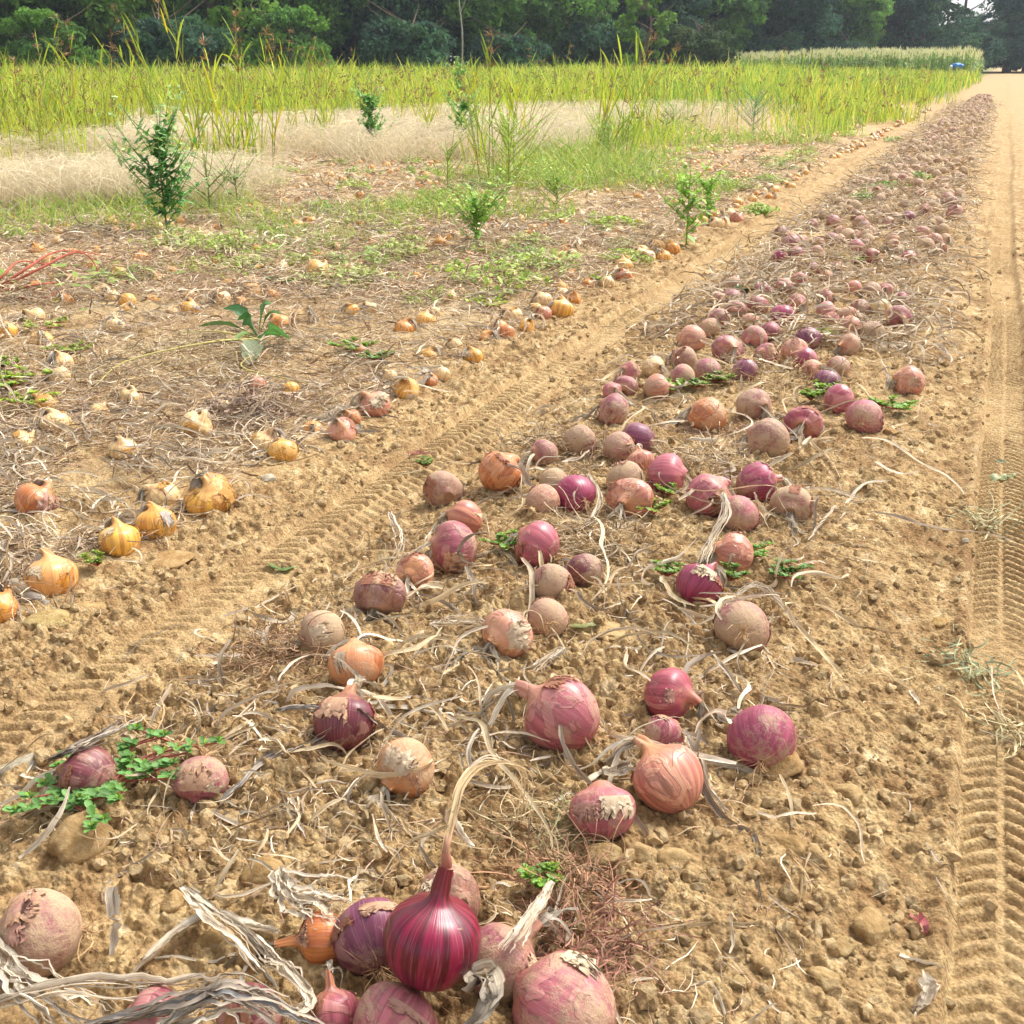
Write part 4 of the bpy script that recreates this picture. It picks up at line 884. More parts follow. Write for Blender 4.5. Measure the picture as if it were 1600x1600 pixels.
x, y = bedpts(7000, .8, 9); litter('root_debris', 'fine brown roots and thin stalks among the red onions', x, y, .045, .0013, BRN, M_FIB, 44, N=6, flat=True, lift=.012)
# left field: dense dead weed stalks and leaves
def leftpts(n, d0, d1, thr=-.2):
    d = d0*(d1/d0)**rng.rand(n); p = -160+1650*rng.rand(n); s = (p-800)/1850*d; x, y = sd(s, d)
    k = (x < -1.56+.05*rng.randn(n)) & (y > .7) & (fbm(x, y, .45, 67, 3) > thr); return x[k], y[k]
x, y = leftpts(46000, 1.5, 6.0, -.2); litter('weed_stalk_debris', 'fine dead weed stalks matted over the yellow onion rows', x, y, .075, .0019, BRN, M_FIB, 45, N=6, flat=True, lift=.03)
x, y = leftpts(50000, 4.5, 14, -.3); litter('weed_stalk_debris', 'dead weed stalks covering the far onion rows', x, y, .085, .0034, BRN, M_FIB, 46, N=5, flat=True, lift=.07)
x, y = leftpts(7600, 1.5, 7.0, -.25); litter('dry_leaf_litter', 'grey and cream dry leaves around the yellow onions', x, y, .13, .0048, DRYC+BRN[:5], M_DRY, 47, N=12, lift=.04, jit=.6)
x, y = leftpts(9000, 6.0, 15, -.3); litter('dry_leaf_litter', 'cream dry leaves around the far yellow onions', x, y, .14, .010, DRYC, M_DRY, 48, N=7, lift=.05, jit=.6)
# leaves combed along the rows
n = 2600; y = 1.3*(7/1.3)**rng.rand(n); row = rng.randint(0, 9, n); x = -1.72-.37*row+.05*rng.randn(n)
z = ground(x, y, 0); p0 = np.stack([x, y, z+.015+.03*rng.rand(n)], 1); a = math.pi/2+math.pi*.5*.75+rng.randn(n)*.25
P = droop_paths(p0, np.stack([np.cos(a), np.sin(a), .1+rng.rand(n)*.1], 1), .10+.16*rng.rand(n), 12, rng, .06, .25, gfun0, .008)
c = np.array(DRYC)[rng.randint(5, size=n)]*.8
mb = MB(); ribbons(mb, P, (.0025+.005*rng.rand(n, 1))*np.interp(np.linspace(0, 1, 12), [0, .5, 1], [.8, 1, .2]), twist_side(P, rng, .8), .5, col=np.hstack([c, np.ones((n, 1))]), rng=rng)
tag(mb.build('dry_leaf_litter', M_DRY), 'long grey-cream leaves combed along the yellow onion rows', 'litter', kind='stuff')
x, y = .22+1.1*rng.rand(700), .9*(20/.9)**rng.rand(700); litter('straw_litter', 'sparse straws on the strip right of the right wheel track', x, y, .05, .002, DRYC+BRN, M_FIB, 49, N=6, flat=True, jit=.5)
# loose soil crumbs
def crumbs():
    rng = np.random.RandomState(51); n = 21000; V, T = ICO[1]; V2, T2 = ICO[2]
    y = .8*(7/.8)**rng.rand(n); x = -1.5+2.1*rng.rand(n); k = rough_amt(x, y) > .35*rng.rand(n)*2; x = x[k]; y = y[k]; n = len(x)
    r = .0016+.0095*rng.rand(n)**4.3; z = ground(x, y, 1)+r*.35
    nv = len(V2); S = 1+.16*rng.randn(n, nv, 1); sc = (r[:, None]*(.7+.6*rng.rand(n, 3)))[:, None]
    W = V2[None]*S*sc+np.stack([x, y, z], 1)[:, None]; TT = (T2[None]+np.arange(n)[:, None, None]*nv).reshape(-1, 3)
    mb = MB(); c = np.repeat(.75+.5*rng.rand(n, 1)*np.ones((1, 3)), nv, 0); mb.add(W.reshape(-1, 3), T=TT, col=c)
    tag(mb.build('soil_crumb_gravel', M_CLOD, None, False), 'loose soil crumbs over the tilled bed', 'soil crumbs', kind='stuff')
crumbs()

# ---------------------------------------------------------------- single clods and stones
def lump(px, py, w, hgt, label, mat, seed, flat=.7, cat='clod', col=(1, 1, 1), name='soil_clod', asp=1.0, rot=0, facet=.22):
    rng = np.random.RandomState(seed); x, y, t = gp(px, py, .01); R = w/2/F*t; V, T = ICO[4]; V = V.copy()
    f = np.ones(len(V))
    for k in range(9):
        d = nrmz(rng.randn(3)); h = .55+.35*rng.rand(); dd = V @ d; f = np.minimum(f, np.where(dd > h, h/np.maximum(dd, 1e-3), 1)+.0)
    n1 = np.zeros(len(V))
    for k in range(7):
        q = rng.randn(3)*(2+k*1.6); n1 += np.sin(V @ q+rng.rand()*6)*(.5/(1+k))
    f = f*(1+facet*.5*n1)+rng.randn(len(V))*.014
    P = V*f[:, None]*[R*1.1, R*1.1*asp, R*1.1*flat]; cz, sz = math.cos(rot), math.sin(rot); P = P @ np.array([[cz, -sz, 0], [sz, cz, 0], [0, 0, 1]]).T
    mb = MB(); col = np.array(col)*.55+.42; mb.add(P+[0, 0, R*flat*.25], T=T, col=(*col, 1)); o = mb.build(name, mat); o.location = (x, y, float(ground(np.array([x]), np.array([y]), 0)[0])); tag(o, label, cat)
CL = [(135, 1345, 115, 'large round brown clod with a crack below the fleshy green weed', (.78, .66, .48)), (1232, 1345, 62, 'smooth oblong ochre clod right of the three pale lumps', (.80, .66, .42)), (1000, 1362, 44, 'middle one of three pale lumps below the pink onion', (1.1, 1.05, .95)),
      (945, 1368, 66, 'broad leftmost one of three pale lumps below the pink onion', (1.1, 1.05, .9)), (1050, 1375, 52, 'whitish rightmost one of three pale lumps below the pink onion', (1.3, 1.25, 1.1)), (1040, 1432, 30, 'small whitish clod below the three pale lumps', (1.35, 1.3, 1.15)), (1145, 1408, 28, 'small round pale clod beside the dark twig', (1.1, 1.1, 1)),
      (1270, 1350, 34, 'round grey clod touching the smooth oblong one', (1.1, 1.05, .95)), (1205, 1222, 74, 'brown flaky clod just under the round magenta onion', (.9, .72, .48)), (1188, 1528, 36, 'pointed pale clod at the bottom near the broken hollow', (1.1, 1, .85)), (1150, 1560, 34, 'greenish grey clod at the bottom edge', (1, 1.02, .85)),
      (1285, 1535, 48, 'grey clod with a green sprout at the bottom right', (1.05, 1.02, .88)), (1360, 1450, 74, 'elongated ochre clod above the pink skin scrap', (1, .9, .7)), (1318, 1480, 40, 'egg-shaped clod with a twig beside it', (1, .95, .8)), (78, 968, 66, 'flat mossy clod beside the amber onion', (1.0, 1.05, .72)),
      (130, 950, 60, 'ochre slab of soil right of the flat mossy clod', (.95, .85, .6)), (268, 868, 62, 'flat brown clod right of the touching yellow pair', (.85, .68, .45)), (1390, 692, 22, 'small round brown clod at the right edge of the windrow', (.8, .6, .4)), (1215, 706, 34, 'dark brown clod stuck to the right of a brown onion', (.6, .42, .28)),
      (563, 722, 24, 'pale round clod beside the left wheel track', (1.25, 1.2, 1.05)), (1468, 968, 24, 'ochre pebble-like clod on the slope by the right track', (1, .85, .5)), (1272, 1026, 26, 'round pale clod on the smooth slope', (1.1, 1.1, .95)), (950, 1010, 52, 'flat pale clod casting a dark gap', (1.1, 1.05, .85)),
      (740, 935, 26, 'small pale clod beside the small green weed', (1.2, 1.15, .95)), (815, 1422, 30, 'whitish torn clod right of the shiny onion', (1.5, 1.45, 1.3)), (420, 1395, 74, 'crumbly brown clod under the wide grey leaves', (.95, .8, .55)), (275, 1435, 46, 'rough pale clod left of the dry leaf fork', (1.1, 1, .8)),
      (340, 1500, 56, 'blocky ochre clod inside the dry leaf fork', (1, .88, .6)), (545, 1240, 44, 'pale grey lump left of the orange-necked onion', (1.15, 1.1, .95)), (120, 1365, 30, 'small pale clod left of the cracked one', (1.2, 1.1, .9)), (1105, 1268, 26, 'small clod right of the pale striped onion', (1.1, 1.0, .8)), (1480, 470, 14, 'dark small clod at the right far edge of the bed', (.7, .5, .35)),
      (1505, 1205, 30, 'pale clod on the shoulder of the right wheel track', (1.05, .98, .8)), (1440, 1180, 26, 'faceted clod left of the white curved leaf', (1.05, .98, .8)), (1325, 1250, 40, 'round grey-ochre clod on the right slope', (1.1, 1.05, .9))]
for i, (a, b, w, lab, c) in enumerate(CL):
    r_ = np.random.RandomState(600+i); lump(a, b, w, 0, lab, M_CLOD, 700+i, flat=.62 if 'flat' not in lab and 'slab' not in lab else .3, col=c, asp=.7+.5*r_.rand(), rot=r_.rand()*3)
lump(38, 1192, 74, 0, 'pale smooth stone at the left edge above the fleshy green weed', M_STONE, 801, flat=.5, cat='stone', name='stone', asp=.7, rot=YAW+.5, facet=.08)
lump(420, 747, 24, 0, 'white angular stone near the clean round yellow onion', M_STONE, 802, flat=.6, cat='stone', name='stone')
lump(1508, 850, 12, 0, 'small white stone at the foot of the right slope', M_STONE, 803, cat='stone', name='stone')
for i, (a, b, q) in enumerate(((1005, 838, 'leftmost of three'), (1015, 842, 'middle one of three'), (1026, 846, 'rightmost of three'), (1053, 828, 'single pellet right of three'))): lump(a, b, 9, 0, 'small white pellet, '+q+' under the bright weed', M_STONE, 810+i, cat='pellet', name='pellet', asp=.6, col=(1.4, 1.35, 1.2), rot=i)

# ---------------------------------------------------------------- single dry leaves, stalks and scraps
LV = [
 ([(-30, 1440, .05), (10, 1510, .06), (70, 1550, .05), (150, 1600, .03)], 6, .012, 'thick sheaf of grey dry leaves falling from the bottom left corner', .013),
 ([(-30, 1580, .04), (90, 1548, .055), (200, 1552, .05), (280, 1556, .045), (360, 1545, .06)], 4, .012, 'long sheaf of cream leaves running level across the bottom left', .008),
 ([(140, 1605, .03), (250, 1575, .06), (330, 1552, .085), (375, 1545, .09), (440, 1572, .07), (500, 1610, .05)], 6, .011, 'arched sheaf of leaves over the dark maroon onion', .012),
 ([(230, 1620, .05), (300, 1580, .07), (370, 1560, .08), (430, 1590, .06)], 6, .010, 'second arched sheaf below the larger arch at the bottom edge', .010),
 ([(288, 1388, .03), (330, 1425, .035), (375, 1455, .03), (425, 1512, .02)], 6, .010, 'forked grey leaf sheath left of the orange-pink onion', .006),
 ([(350, 1436, .03), (400, 1448, .03), (435, 1455, .03)], 3, .010, 'short cream leaf joining the fork from the right', .003),
 ([(325, 1428, .03), (270, 1460, .02), (235, 1490, .02), (200, 1522, .015)], 3, .010, 'spotted cream leaf slanting down left of the fork', .002),
 ([(178, 1385, .075), (180, 1420, .055), (182, 1450, .03), (172, 1490, .01)], 1, .010, 'single grey strap leaf standing upright near the left onion', .002),
 ([(436, 1362, .05), (447, 1395, .05), (490, 1412, .05), (528, 1430, .05)], 7, .014, 'broad fan of grey-brown leaves behind the orange-pink onion', .010),
 ([(862, 1378, .09), (838, 1412, .085), (808, 1452, .08), (786, 1480, .075)], 5, .010, 'white and grey stiff leaf sheath rising right of the shiny onion', .004),
 ([(450, 1590, .06), (475, 1560, .05), (430, 1510, .03), (400, 1505, .02)], 4, .009, 'cream leaves beside the yellowed upright neck', .008),
 ([(735, 1545, .07), (760, 1530, .08), (770, 1570, .07), (740, 1610, .05)], 3, .016, 'white crumpled skin scrap under the shiny onion', .006),
 ([(1422, 1078, .004), (1432, 1092, .004), (1438, 1102, .004)], 1, .012, 'short blunt white leaf piece on the right slope', .001),
 ([(1398, 1222, .004), (1412, 1236, .004), (1423, 1262, .004), (1409, 1283, .004)], 1, .005, 'curved white leaf hook on the right slope', .001),
 ([(1458, 1528, .02), (1445, 1555, .012), (1430, 1588, .004)], 2, .016, 'torn white leaf piece at the bottom right', .003),
 ([(1405, 1492, .01), (1430, 1500, .006), (1470, 1510, .006)], 1, .008, 'slim cream husk above the torn white leaf', .001),
 ([(1200, 1398, .006), (1230, 1425, .006), (1262, 1440, .006), (1300, 1444, .006)], 1, .003, 'thin dark twig on the slope right of the pale lumps', .001),
 ([(1446, 1318, .006), (1470, 1350, .006), (1500, 1374, .006)], 1, .003, 'dark grey twig reaching the right wheel track', .001),
 ([(1462, 1370, .006), (1485, 1425, .006), (1512, 1472, .006)], 1, .003, 'long olive stalk crossing into the right wheel track', .001),
 ([(190, 1033, .01), (225, 1000, .012), (262, 983, .01), (290, 974, .005)], 1, .002, 'thin dark red bowed twig in the left wheel track', .0005),
 ([(400, 1140, .004), (414, 1165, .004), (421, 1180, .004), (408, 1205, .004)], 1, .004, 'wavy pale leaf strip left of the dark red onion', .001),
 ([(440, 1178, .03), (485, 1160, .03), (520, 1135, .06)], 2, .006, 'leaf pair reaching left from the dark red onion', .004),
 ([(450, 1240, .01), (462, 1275, .01), (466, 1310, .006)], 2, .004, 'thin forked leaf strip on bare soil left of the orange-necked onion', .004),
 ([(345, 1255, .01), (375, 1225, .02), (410, 1190, .02), (470, 1170, .02), (520, 1150, .03)], 3, .006, 'long grey stalk running up to the dark red onion', .004),
 ([(30, 1345, .01), (65, 1310, .03), (92, 1270, .05), (108, 1228, .07)], 1, .006, 'long bent grey leaf left of the fleshy weed', .001),
 ([(75, 1190, .06), (120, 1170, .08), (170, 1145, .06), (205, 1120, .03)], 5, .009, 'grey-white leaf bundle over the dark purple onion', .007),
 ([(295, 1068, .01), (330, 1064, .015), (360, 1060, .01)], 2, .008, 'short white straw left of the weed tangle', .002),
 ([(395, 1090, .015), (440, 1072, .03), (480, 1062, .02)], 2, .008, 'white strap below the weed tangle', .002),
 ([(430, 1110, .03), (480, 1104, .05), (540, 1112, .065)], 4, .008, 'cream leaf sheath lying left over the dark red onion', .004),
 ([(560, 1105, .07), (590, 1130, .04), (610, 1145, .01)], 2, .006, 'leaf drooping right of the dark red onion', .002),
 ([(640, 700, .01), (655, 708, .015), (668, 712, .01)], 2, .022, 'pinkish dry skin scrap on the left wheel track', .004),
 ([(672, 975, .03), (700, 972, .025), (740, 970, .02), (760, 975, .03)], 6, .006, 'sheaf of brown leaves left of the papery white onion', .008),
 ([(676, 975, .015), (690, 990, .01), (670, 1005, .006), (660, 1025, .004)], 2, .005, 'kinked leaf strip below the sheaf of brown leaves', .003),
 ([(860, 1030, .04), (880, 1015, .04), (845, 1040, .03), (830, 1050, .03)], 4, .007, 'silvery leaf spray above the large pale pink onion', .006),
 ([(1240, 765, .05), (1290, 765, .05), (1345, 780, .03)], 5, .006, 'grey leaf sheaf stretching right of the middle cluster', .005),
 ([(1305, 790, .03), (1280, 820, .015), (1262, 845, .01)], 2, .005, 'bent leaf strip dropping from the grey sheaf', .003),
 ([(1130, 770, .08), (1135, 800, .07), (1115, 840, .05), (1100, 880, .05)], 5, .008, 'tall cream leaf sheath joining the peach-red and magenta onions', .005),
 ([(1150, 930, .05), (1185, 912, .06), (1215, 935, .04), (1250, 985, .01)], 4, .008, 'folded silver leaf above the round soil-coated onion', .006),
 ([(1190, 1100, .03), (1195, 1075, .05), (1212, 1040, .06)], 2, .004, 'two thin white leaf tips above the round magenta onion', .003),
 ([(1075, 1150, .06), (1090, 1190, .05), (1105, 1230, .02), (1135, 1265, .01)], 3, .007, 'white leaf curling right of the pale striped onion', .004),
 ([(940, 1205, .03), (970, 1200, .03), (1000, 1185, .04)], 3, .006, 'knotted white leaf left of the pale striped neck', .006),
 ([(1385, 605, .02), (1388, 585, .05), (1378, 560, .06)], 2, .010, 'white strap standing at the right edge of the windrow', .003),
 ([(1440, 660, .004), (1470, 668, .004)], 1, .012, 'pale spindle-shaped husk right of the windrow', .001),
 ([(610, 800, .05), (625, 845, .04), (615, 880, .015)], 4, .006, 'long pale leaves hanging left of the peach onion', .008),
 ([(690, 840, .06), (650, 860, .05), (628, 880, .03), (635, 915, .02)], 4, .006, 'pale leaf loop above the small peach onion', .006),
 ([(735, 725, .06), (770, 720, .08), (815, 730, .07)], 4, .008, 'white leaves folded over the dark orange onion', .004),
 ([(920, 740, .05), (938, 775, .04), (930, 810, .02), (905, 830, .01)], 3, .008, 'ochre stem looping right of the bright magenta onion', .004),
 ([(1530, 1140, .03), (1560, 1150, .02), (1595, 1165, .01)], 1, .003, 'straw-yellow stalk in the right wheel track', .001),
 ([(1550, 1040, .02), (1556, 1090, .015), (1580, 1140, .01)], 1, .003, 'long straw stalk along the right wheel track', .001),
]
for i, (pt, n, w, lab, sp) in enumerate(LV):
    dark = 'dark' in lab or 'olive' in lab
    leaf_strands('dry_leaf', pt, n, w, lab, 'dry leaf' if not dark else 'twig', col=(.28, .16, .10) if 'red' in lab and 'twig' in lab else ((.4, .33, .26) if dark else ((1.0, .62, .55) if 'pinkish' in lab else (1.05, 1.0, .92))), spread=sp, seed=900+i, zoff=.003, mat=M_FIB if dark else None)
# pink skin scrap and green leaf bits
leaf_strands('skin_scrap', [(1430, 1432, .012), (1438, 1446, .015), (1441, 1462, .004)], 1, .018, 'curled pink onion skin scrap on the right slope', 'skin scrap', col=(.62, .22, .24), spread=.001, mat=M_HUSK, fold=.9)
for (pt, w, lab, c) in (([(418, 884, .006), (440, 890, .008), (462, 887, .004)], .012, 'green leaf fragment on the bare soil by the left track', (.22, .34, .10)), ([(892, 978, .01), (912, 980, .01), (930, 976, .01)], .022, 'pale green fallen leaf by the pinkish onion', (.42, .46, .22)),
                        ([(1555, 720, .006), (1578, 723, .004)], .02, 'pale green leaf bit in the right track', (.42, .45, .25)), ([(1545, 752, .004), (1585, 744, .006)], .02, 'second pale leaf bit below it in the right track', (.42, .45, .25)), ([(1435, 468, .01), (1462, 472, .01)], .03, 'small green leaf at the right edge of the far windrow', (.16, .26, .07))):
    leaf_strands('leaf_fragment', pt, 1, w, lab, 'leaf', col=c, spread=.001, mat=M_GREEN, greyf=0, fold=.3)
# brown tangle of dead weed
def tangle(px, py, r, n, lab, col, seed, h=.05, w=.0014):
    rng = np.random.RandomState(seed); x, y, t = gp(px, py, .01); R = r/F*t; a = rng.rand(n)*6.28; q = R*np.sqrt(rng.rand(n))
    xs = x+np.cos(a)*q*1.2; ys = y+np.sin(a)*q; p0 = np.stack([xs, ys, ground(xs, ys, 0)+h*rng.rand(n)*(1-(q/R)**2)], 1)
    d = rng.randn(n, 3); d[:, 2] = np.abs(d[:, 2])*.3; P = droop_paths(p0, d, .03+.08*rng.rand(n), 8, rng, .06, .8, gfun0, .004); org = np.array([x, y, g1(x, y)])
    mb = MB(); P = P-org; ribbons(mb, P, w*(.5+rng.rand(n, 1))*np.ones((1, 8)), twist_side(P, rng, 2), col=np.hstack([np.array(col)*(.6+.8*rng.rand(n, 1)), np.ones((n, 1))]), rng=rng, flat=True)
    o = mb.build('weed_tangle', M_FIB); o.location = org; tag(o, lab, 'dead weed')
tangle(440, 1045, 85, 420, 'brown tangle of dead weed left of the white-skinned onion', (.34, .21, .12), 1)
tangle(890, 1420, 75, 260, 'reddish dead weed tangle right of the front heap', (.36, .20, .12), 2, .04)
tangle(915, 1520, 70, 200, 'reddish thin-stemmed weed above the big pale dusty onion', (.33, .17, .12), 3, .03)
tangle(835, 1320, 80, 150, 'straw-coloured thin grass above the shiny onion', (.50, .38, .22), 4, .03, .001)
tangle(860, 1325, 60, 60, 'olive seedy grass stalks lying left of the pink onion', (.28, .26, .13), 5, .03, .0016)
tangle(255, 1190, 50, 0 or 60, 'upright root tuft around the soil-caked magenta onion', (.5, .34, .18), 6, .02)
tangle(1110, 740, 60, 220, 'pale leaf shreds piled on the middle cluster', (.55, .44, .3), 7, .07, .002)
tangle(900, 720, 70, 320, 'dense brown shreds behind the middle cluster', (.34, .24, .15), 8, .06, .002)
tangle(930, 870, 80, 260, 'spray of thin brown stalks right of the pale pink onion', (.42, .32, .2), 9, .05, .0018)
tangle(1250, 830, 70, 120, 'thin curled stalks right of the peach-red onion', (.45, .33, .2), 10, .03)
tangle(1200, 600, 90, 520, 'straw tangle in the middle of the windrow behind the green weeds', (.46, .34, .19), 11, .06, .0018)
tangle(1120, 690, 60, 180, 'star of thin dead stalks below the criss-crossed onion', (.33, .2, .14), 12, .02)
tangle(1540, 815, 24, 60, 'dry grass tuft on the right wheel track', (.48, .44, .26), 13, .06, .0025)
tangle(1520, 1030, 30, 50, 'grey-green withered grass tuft on the right track', (.32, .34, .2), 14, .03, .0025)
tangle(1590, 1130, 30, 60, 'straw tuft cut by the right edge', (.5, .42, .24), 15, .04, .0025)
tangle(380, 650, 60, 300, 'heap of brown curled leaves in the yellow field', (.32, .23, .17), 16, .06, .004)
tangle(270, 580, 130, 420, 'low thicket of dead reddish weed stalks left of the dock', (.36, .28, .14), 17, .10, .0022)
# ---------------------------------------------------------------- green plants
def leafset(P0, D, L, W, up, rng, col, curve=.2, N=5, prof=(.25, .9, 1, .7, .08)):
    """flat leaves: base points, directions, lengths, widths"""
    n = len(P0); t = np.linspace(0, 1, N)[None, :, None]; D = nrmz(D)
    P = P0[:, None]+D[:, None]*t*L[:, None, None]; P[..., 2] += (L[:, None]*(curve*(t[..., 0]-t[..., 0]**2*1.5)))
    S = np.repeat(nrmz(np.cross(D, up+rng.randn(n, 3)*.15))[:, None], N, 1)
    return P, W[:, None]*np.array(prof), S, np.hstack([col, np.ones((n, 1))])
def purslane(px, py, r, label, seed, nb=7, col=(.10, .26, .055), group=None, lsz=.011, hh=.02, dens=1.0, cat='weed', aim=None):
    rng = np.random.RandomState(seed); x, y, t = gp(px, py, .01); R = r/F*t; org = np.array([x, y, g1(x, y)]); e = empty('purslane_weed', org)
    st = MB(); B = []; D = []; L = []
    for k in range(nb):
        a = k*6.28/nb+rng.randn()*.3; l = R*(.6+.5*rng.rand()); pts = []
        for q in range(5):
            f = q/4; xx = math.cos(a+f*.5*rng.randn())*l*f; yy = math.sin(a)*l*f; zz = float(ground(np.array([x+xx]), np.array([y+yy]), 0)[0])-org[2]+hh*(.5+.8*f)
            pts.append((xx, yy, zz))
        p = spline(pts, 12); tube(st, p, np.linspace(.0022, .0012, 12), 5, (.42, .12, .09, 1))
        for q in range(3, 12):
            if q < 11 and rng.rand() > .5*dens: continue
            m = 9 if q == 11 else 5
            for j in range(m):
                an = j*6.28/m+rng.rand(); dz = .25+.5*rng.rand(); B.append(p[q]+[0, 0, .002]); D.append((math.cos(an), math.sin(an), dz)); L.append(lsz*(.7+.6*rng.rand())*(1 if j > m//3 else .55))
            if q == 11: 
                for j in range(4): an = rng.rand()*6.28; B.append(p[q]+[0, 0, .004]); D.append((math.cos(an)*.6, math.sin(an)*.6, 1)); L.append(lsz*.5)
    B = np.array(B); D = np.array(D, float); L = np.array(L); n = len(B); c = np.array(col)*(.75+.6*rng.rand(n, 1)); sm = L < lsz*.6; c[sm] = c[sm]*[2.0, 1.5, .9]
    P, W, S, C = leafset(B, D, L, L*.55, UPV, rng, c, .15, prof=(.35, .75, 1, .95, .35))
    st.build('stem', M_FIB, e); mb = MB(); ribbons(mb, P, W, S, .25, col=C, rng=rng); mb.build('foliage', M_GREEN, e); return tag(e, label, cat, group)
purslane(185, 1262, 148, 'fleshy green weed with red stems beside the cracked clod', 1, 15, (.12, .26, .06), lsz=.0145, hh=.03, dens=1.3)
SMALL = [(792, 882, 34, 'small green weed with long leaflets between the dusty and pink onions', (.16, .30, .05)), (1042, 798, 26, 'small sprout left of the striped pink onion', (.2, .34, .06)), (1020, 828, 26, 'little bright weed above the white pellets', (.24, .36, .07)), (1172, 898, 30, 'green sprig in front of the peach-red onion', (.15, .32, .05)),
         (1040, 928, 24, 'small weed at the left foot of the magenta onion', (.17, .28, .06)), (1140, 934, 22, 'small sprig at the right foot of the magenta onion', (.15, .25, .06)), (1225, 930, 30, 'thin trailing weed right of the silver folded leaf', (.13, .26, .06)), (1042, 630, 26, 'bright weed clump at the left middle of the windrow', (.22, .38, .05)),
         (1085, 622, 26, 'pale weed clump right of the bright one in the windrow', (.2, .3, .08)), (1120, 612, 22, 'third weed clump in the windrow line', (.2, .28, .08)), (1290, 626, 24, 'weed left of the large rough pink onion', (.22, .36, .05)), (1392, 655, 36, 'leafy weed right of the large rough pink onion', (.2, .36, .06)), (1300, 640, 20, 'weed tuft under the striped onion', (.2, .3, .06)),
         (1265, 640, 18, 'low weed tuft left of the purple onion', (.22, .36, .06)), (850, 1425, 26, 'tiny green sprig right of the shiny onion', (.2, .36, .06)), (665, 722, 14, 'tiny sprout by the pinkish skin scrap', (.2, .3, .08)), (1285, 512 + 30, 14, 'light sprout in the dense stretch of the windrow', (.28, .42, .06)), (1162, 472, 14, 'dark sprout at the left of the dense stretch', (.1, .25, .05)),
         (1165, 180 + 120, 20, 'sprout beyond the light green plant', (.2, .34, .06)), (1330, 420, 26, 'green tuft beside the red far onion', (.26, .38, .06)),
         (940, 445, 20, 'low weed beside the track-side onions', (.26, .38, .05)), (60, 785, 10, 'tiny sprout near the orange onion', (.2, .3, .06)), (555, 555, 42, 'clover-like yellow-green weed above the orange-necked onion', (.2, .34, .05)), (592, 575, 24, 'darker clover-like weed right of the yellow-green one', (.14, .25, .05)), (762, 487, 38, 'bright mat weed in the middle of the yellow field', (.32, .44, .05)),
         (152, 888, 20, 'tiny low weed before the leftmost onion of the pair', (.22, .3, .06)), (50, 645, 46, 'lime weed by the cone-shaped pale onion', (.30, .42, .05)), (40, 605, 42, 'leafy low weed near the left edge', (.26, .38, .05)), (15, 620, 30, 'low weed cut by the left edge', (.26, .38, .05)), (10, 585, 30, 'upper low weed cut by the left edge', (.22, .36, .05)), (70, 520, 46, 'thin yellowish sprouts near the pale round onion', (.30, .38, .08)), (115, 560, 40, 'leafy sprouts between the pale onions at the left', (.26, .36, .06)), (440, 450, 22, 'dark low weed below the bright green mat', (.15, .27, .05))]
for i, (a, b, r, lab, c) in enumerate(SMALL):
    purslane(a, b, r, lab, 100+i, 6, c, lsz=.011 if b > 700 else .018, hh=.022, dens=1.2)
def mat_weed(px, py, wpx, label, seed, col, h=.05, n=520, ls=.02, group=None, asp=.55):
    rng = np.random.RandomState(seed); x, y, t = gp(px, py, .0); R = wpx/2/F*t; org = np.array([x, y, g1(x, y)]); a = rng.rand(n)*6.28; q = np.sqrt(rng.rand(n))*(1+.3*np.sin(a*3+seed)+.2*np.sin(a*5))
    o_ = RIGHT*np.cos(a)[:, None]*q[:, None]*R+FWD*np.sin(a)[:, None]*q[:, None]*R*1.1; k = vnoise(o_[:, 0]+seed, o_[:, 1], .12, 3) > -.22; o_ = o_[k]; q = q[k]; n = len(o_)
    B = o_.copy(); B[:, 2] = h*rng.rand(n)*(1.2-.8*np.clip(q, 0, 1))+.008; D = rng.randn(n, 3)*[1, 1, .3]+[0, 0, .35]; L = ls*(.6+.8*rng.rand(n))
    c = np.array(col)*1.25*(.7+.6*rng.rand(n, 1)); e = empty('weed_patch', org)
    P, W, S, C = leafset(B, D, L, L*.6, UPV, rng, c, .2); mb = MB(); ribbons(mb, P, W, S, flat=True, col=C, rng=rng); mb.build('foliage', M_GREEN, e)
    m = 40; i = rng.randint(0, n, m); P = np.stack([B[i]*[.6, .6, 0], B[i]*[.85, .85, .5], B[i]], 1); mb = MB(); ribbons(mb, P, np.full((m, 3), .003), np.tile(RIGHT, (m, 3, 1)), flat=True, col=np.tile((.3, .25, .08, 1), (m, 1)), rng=rng); mb.build('stem', M_FIB, e)
    return tag(e, label, 'weed', group)
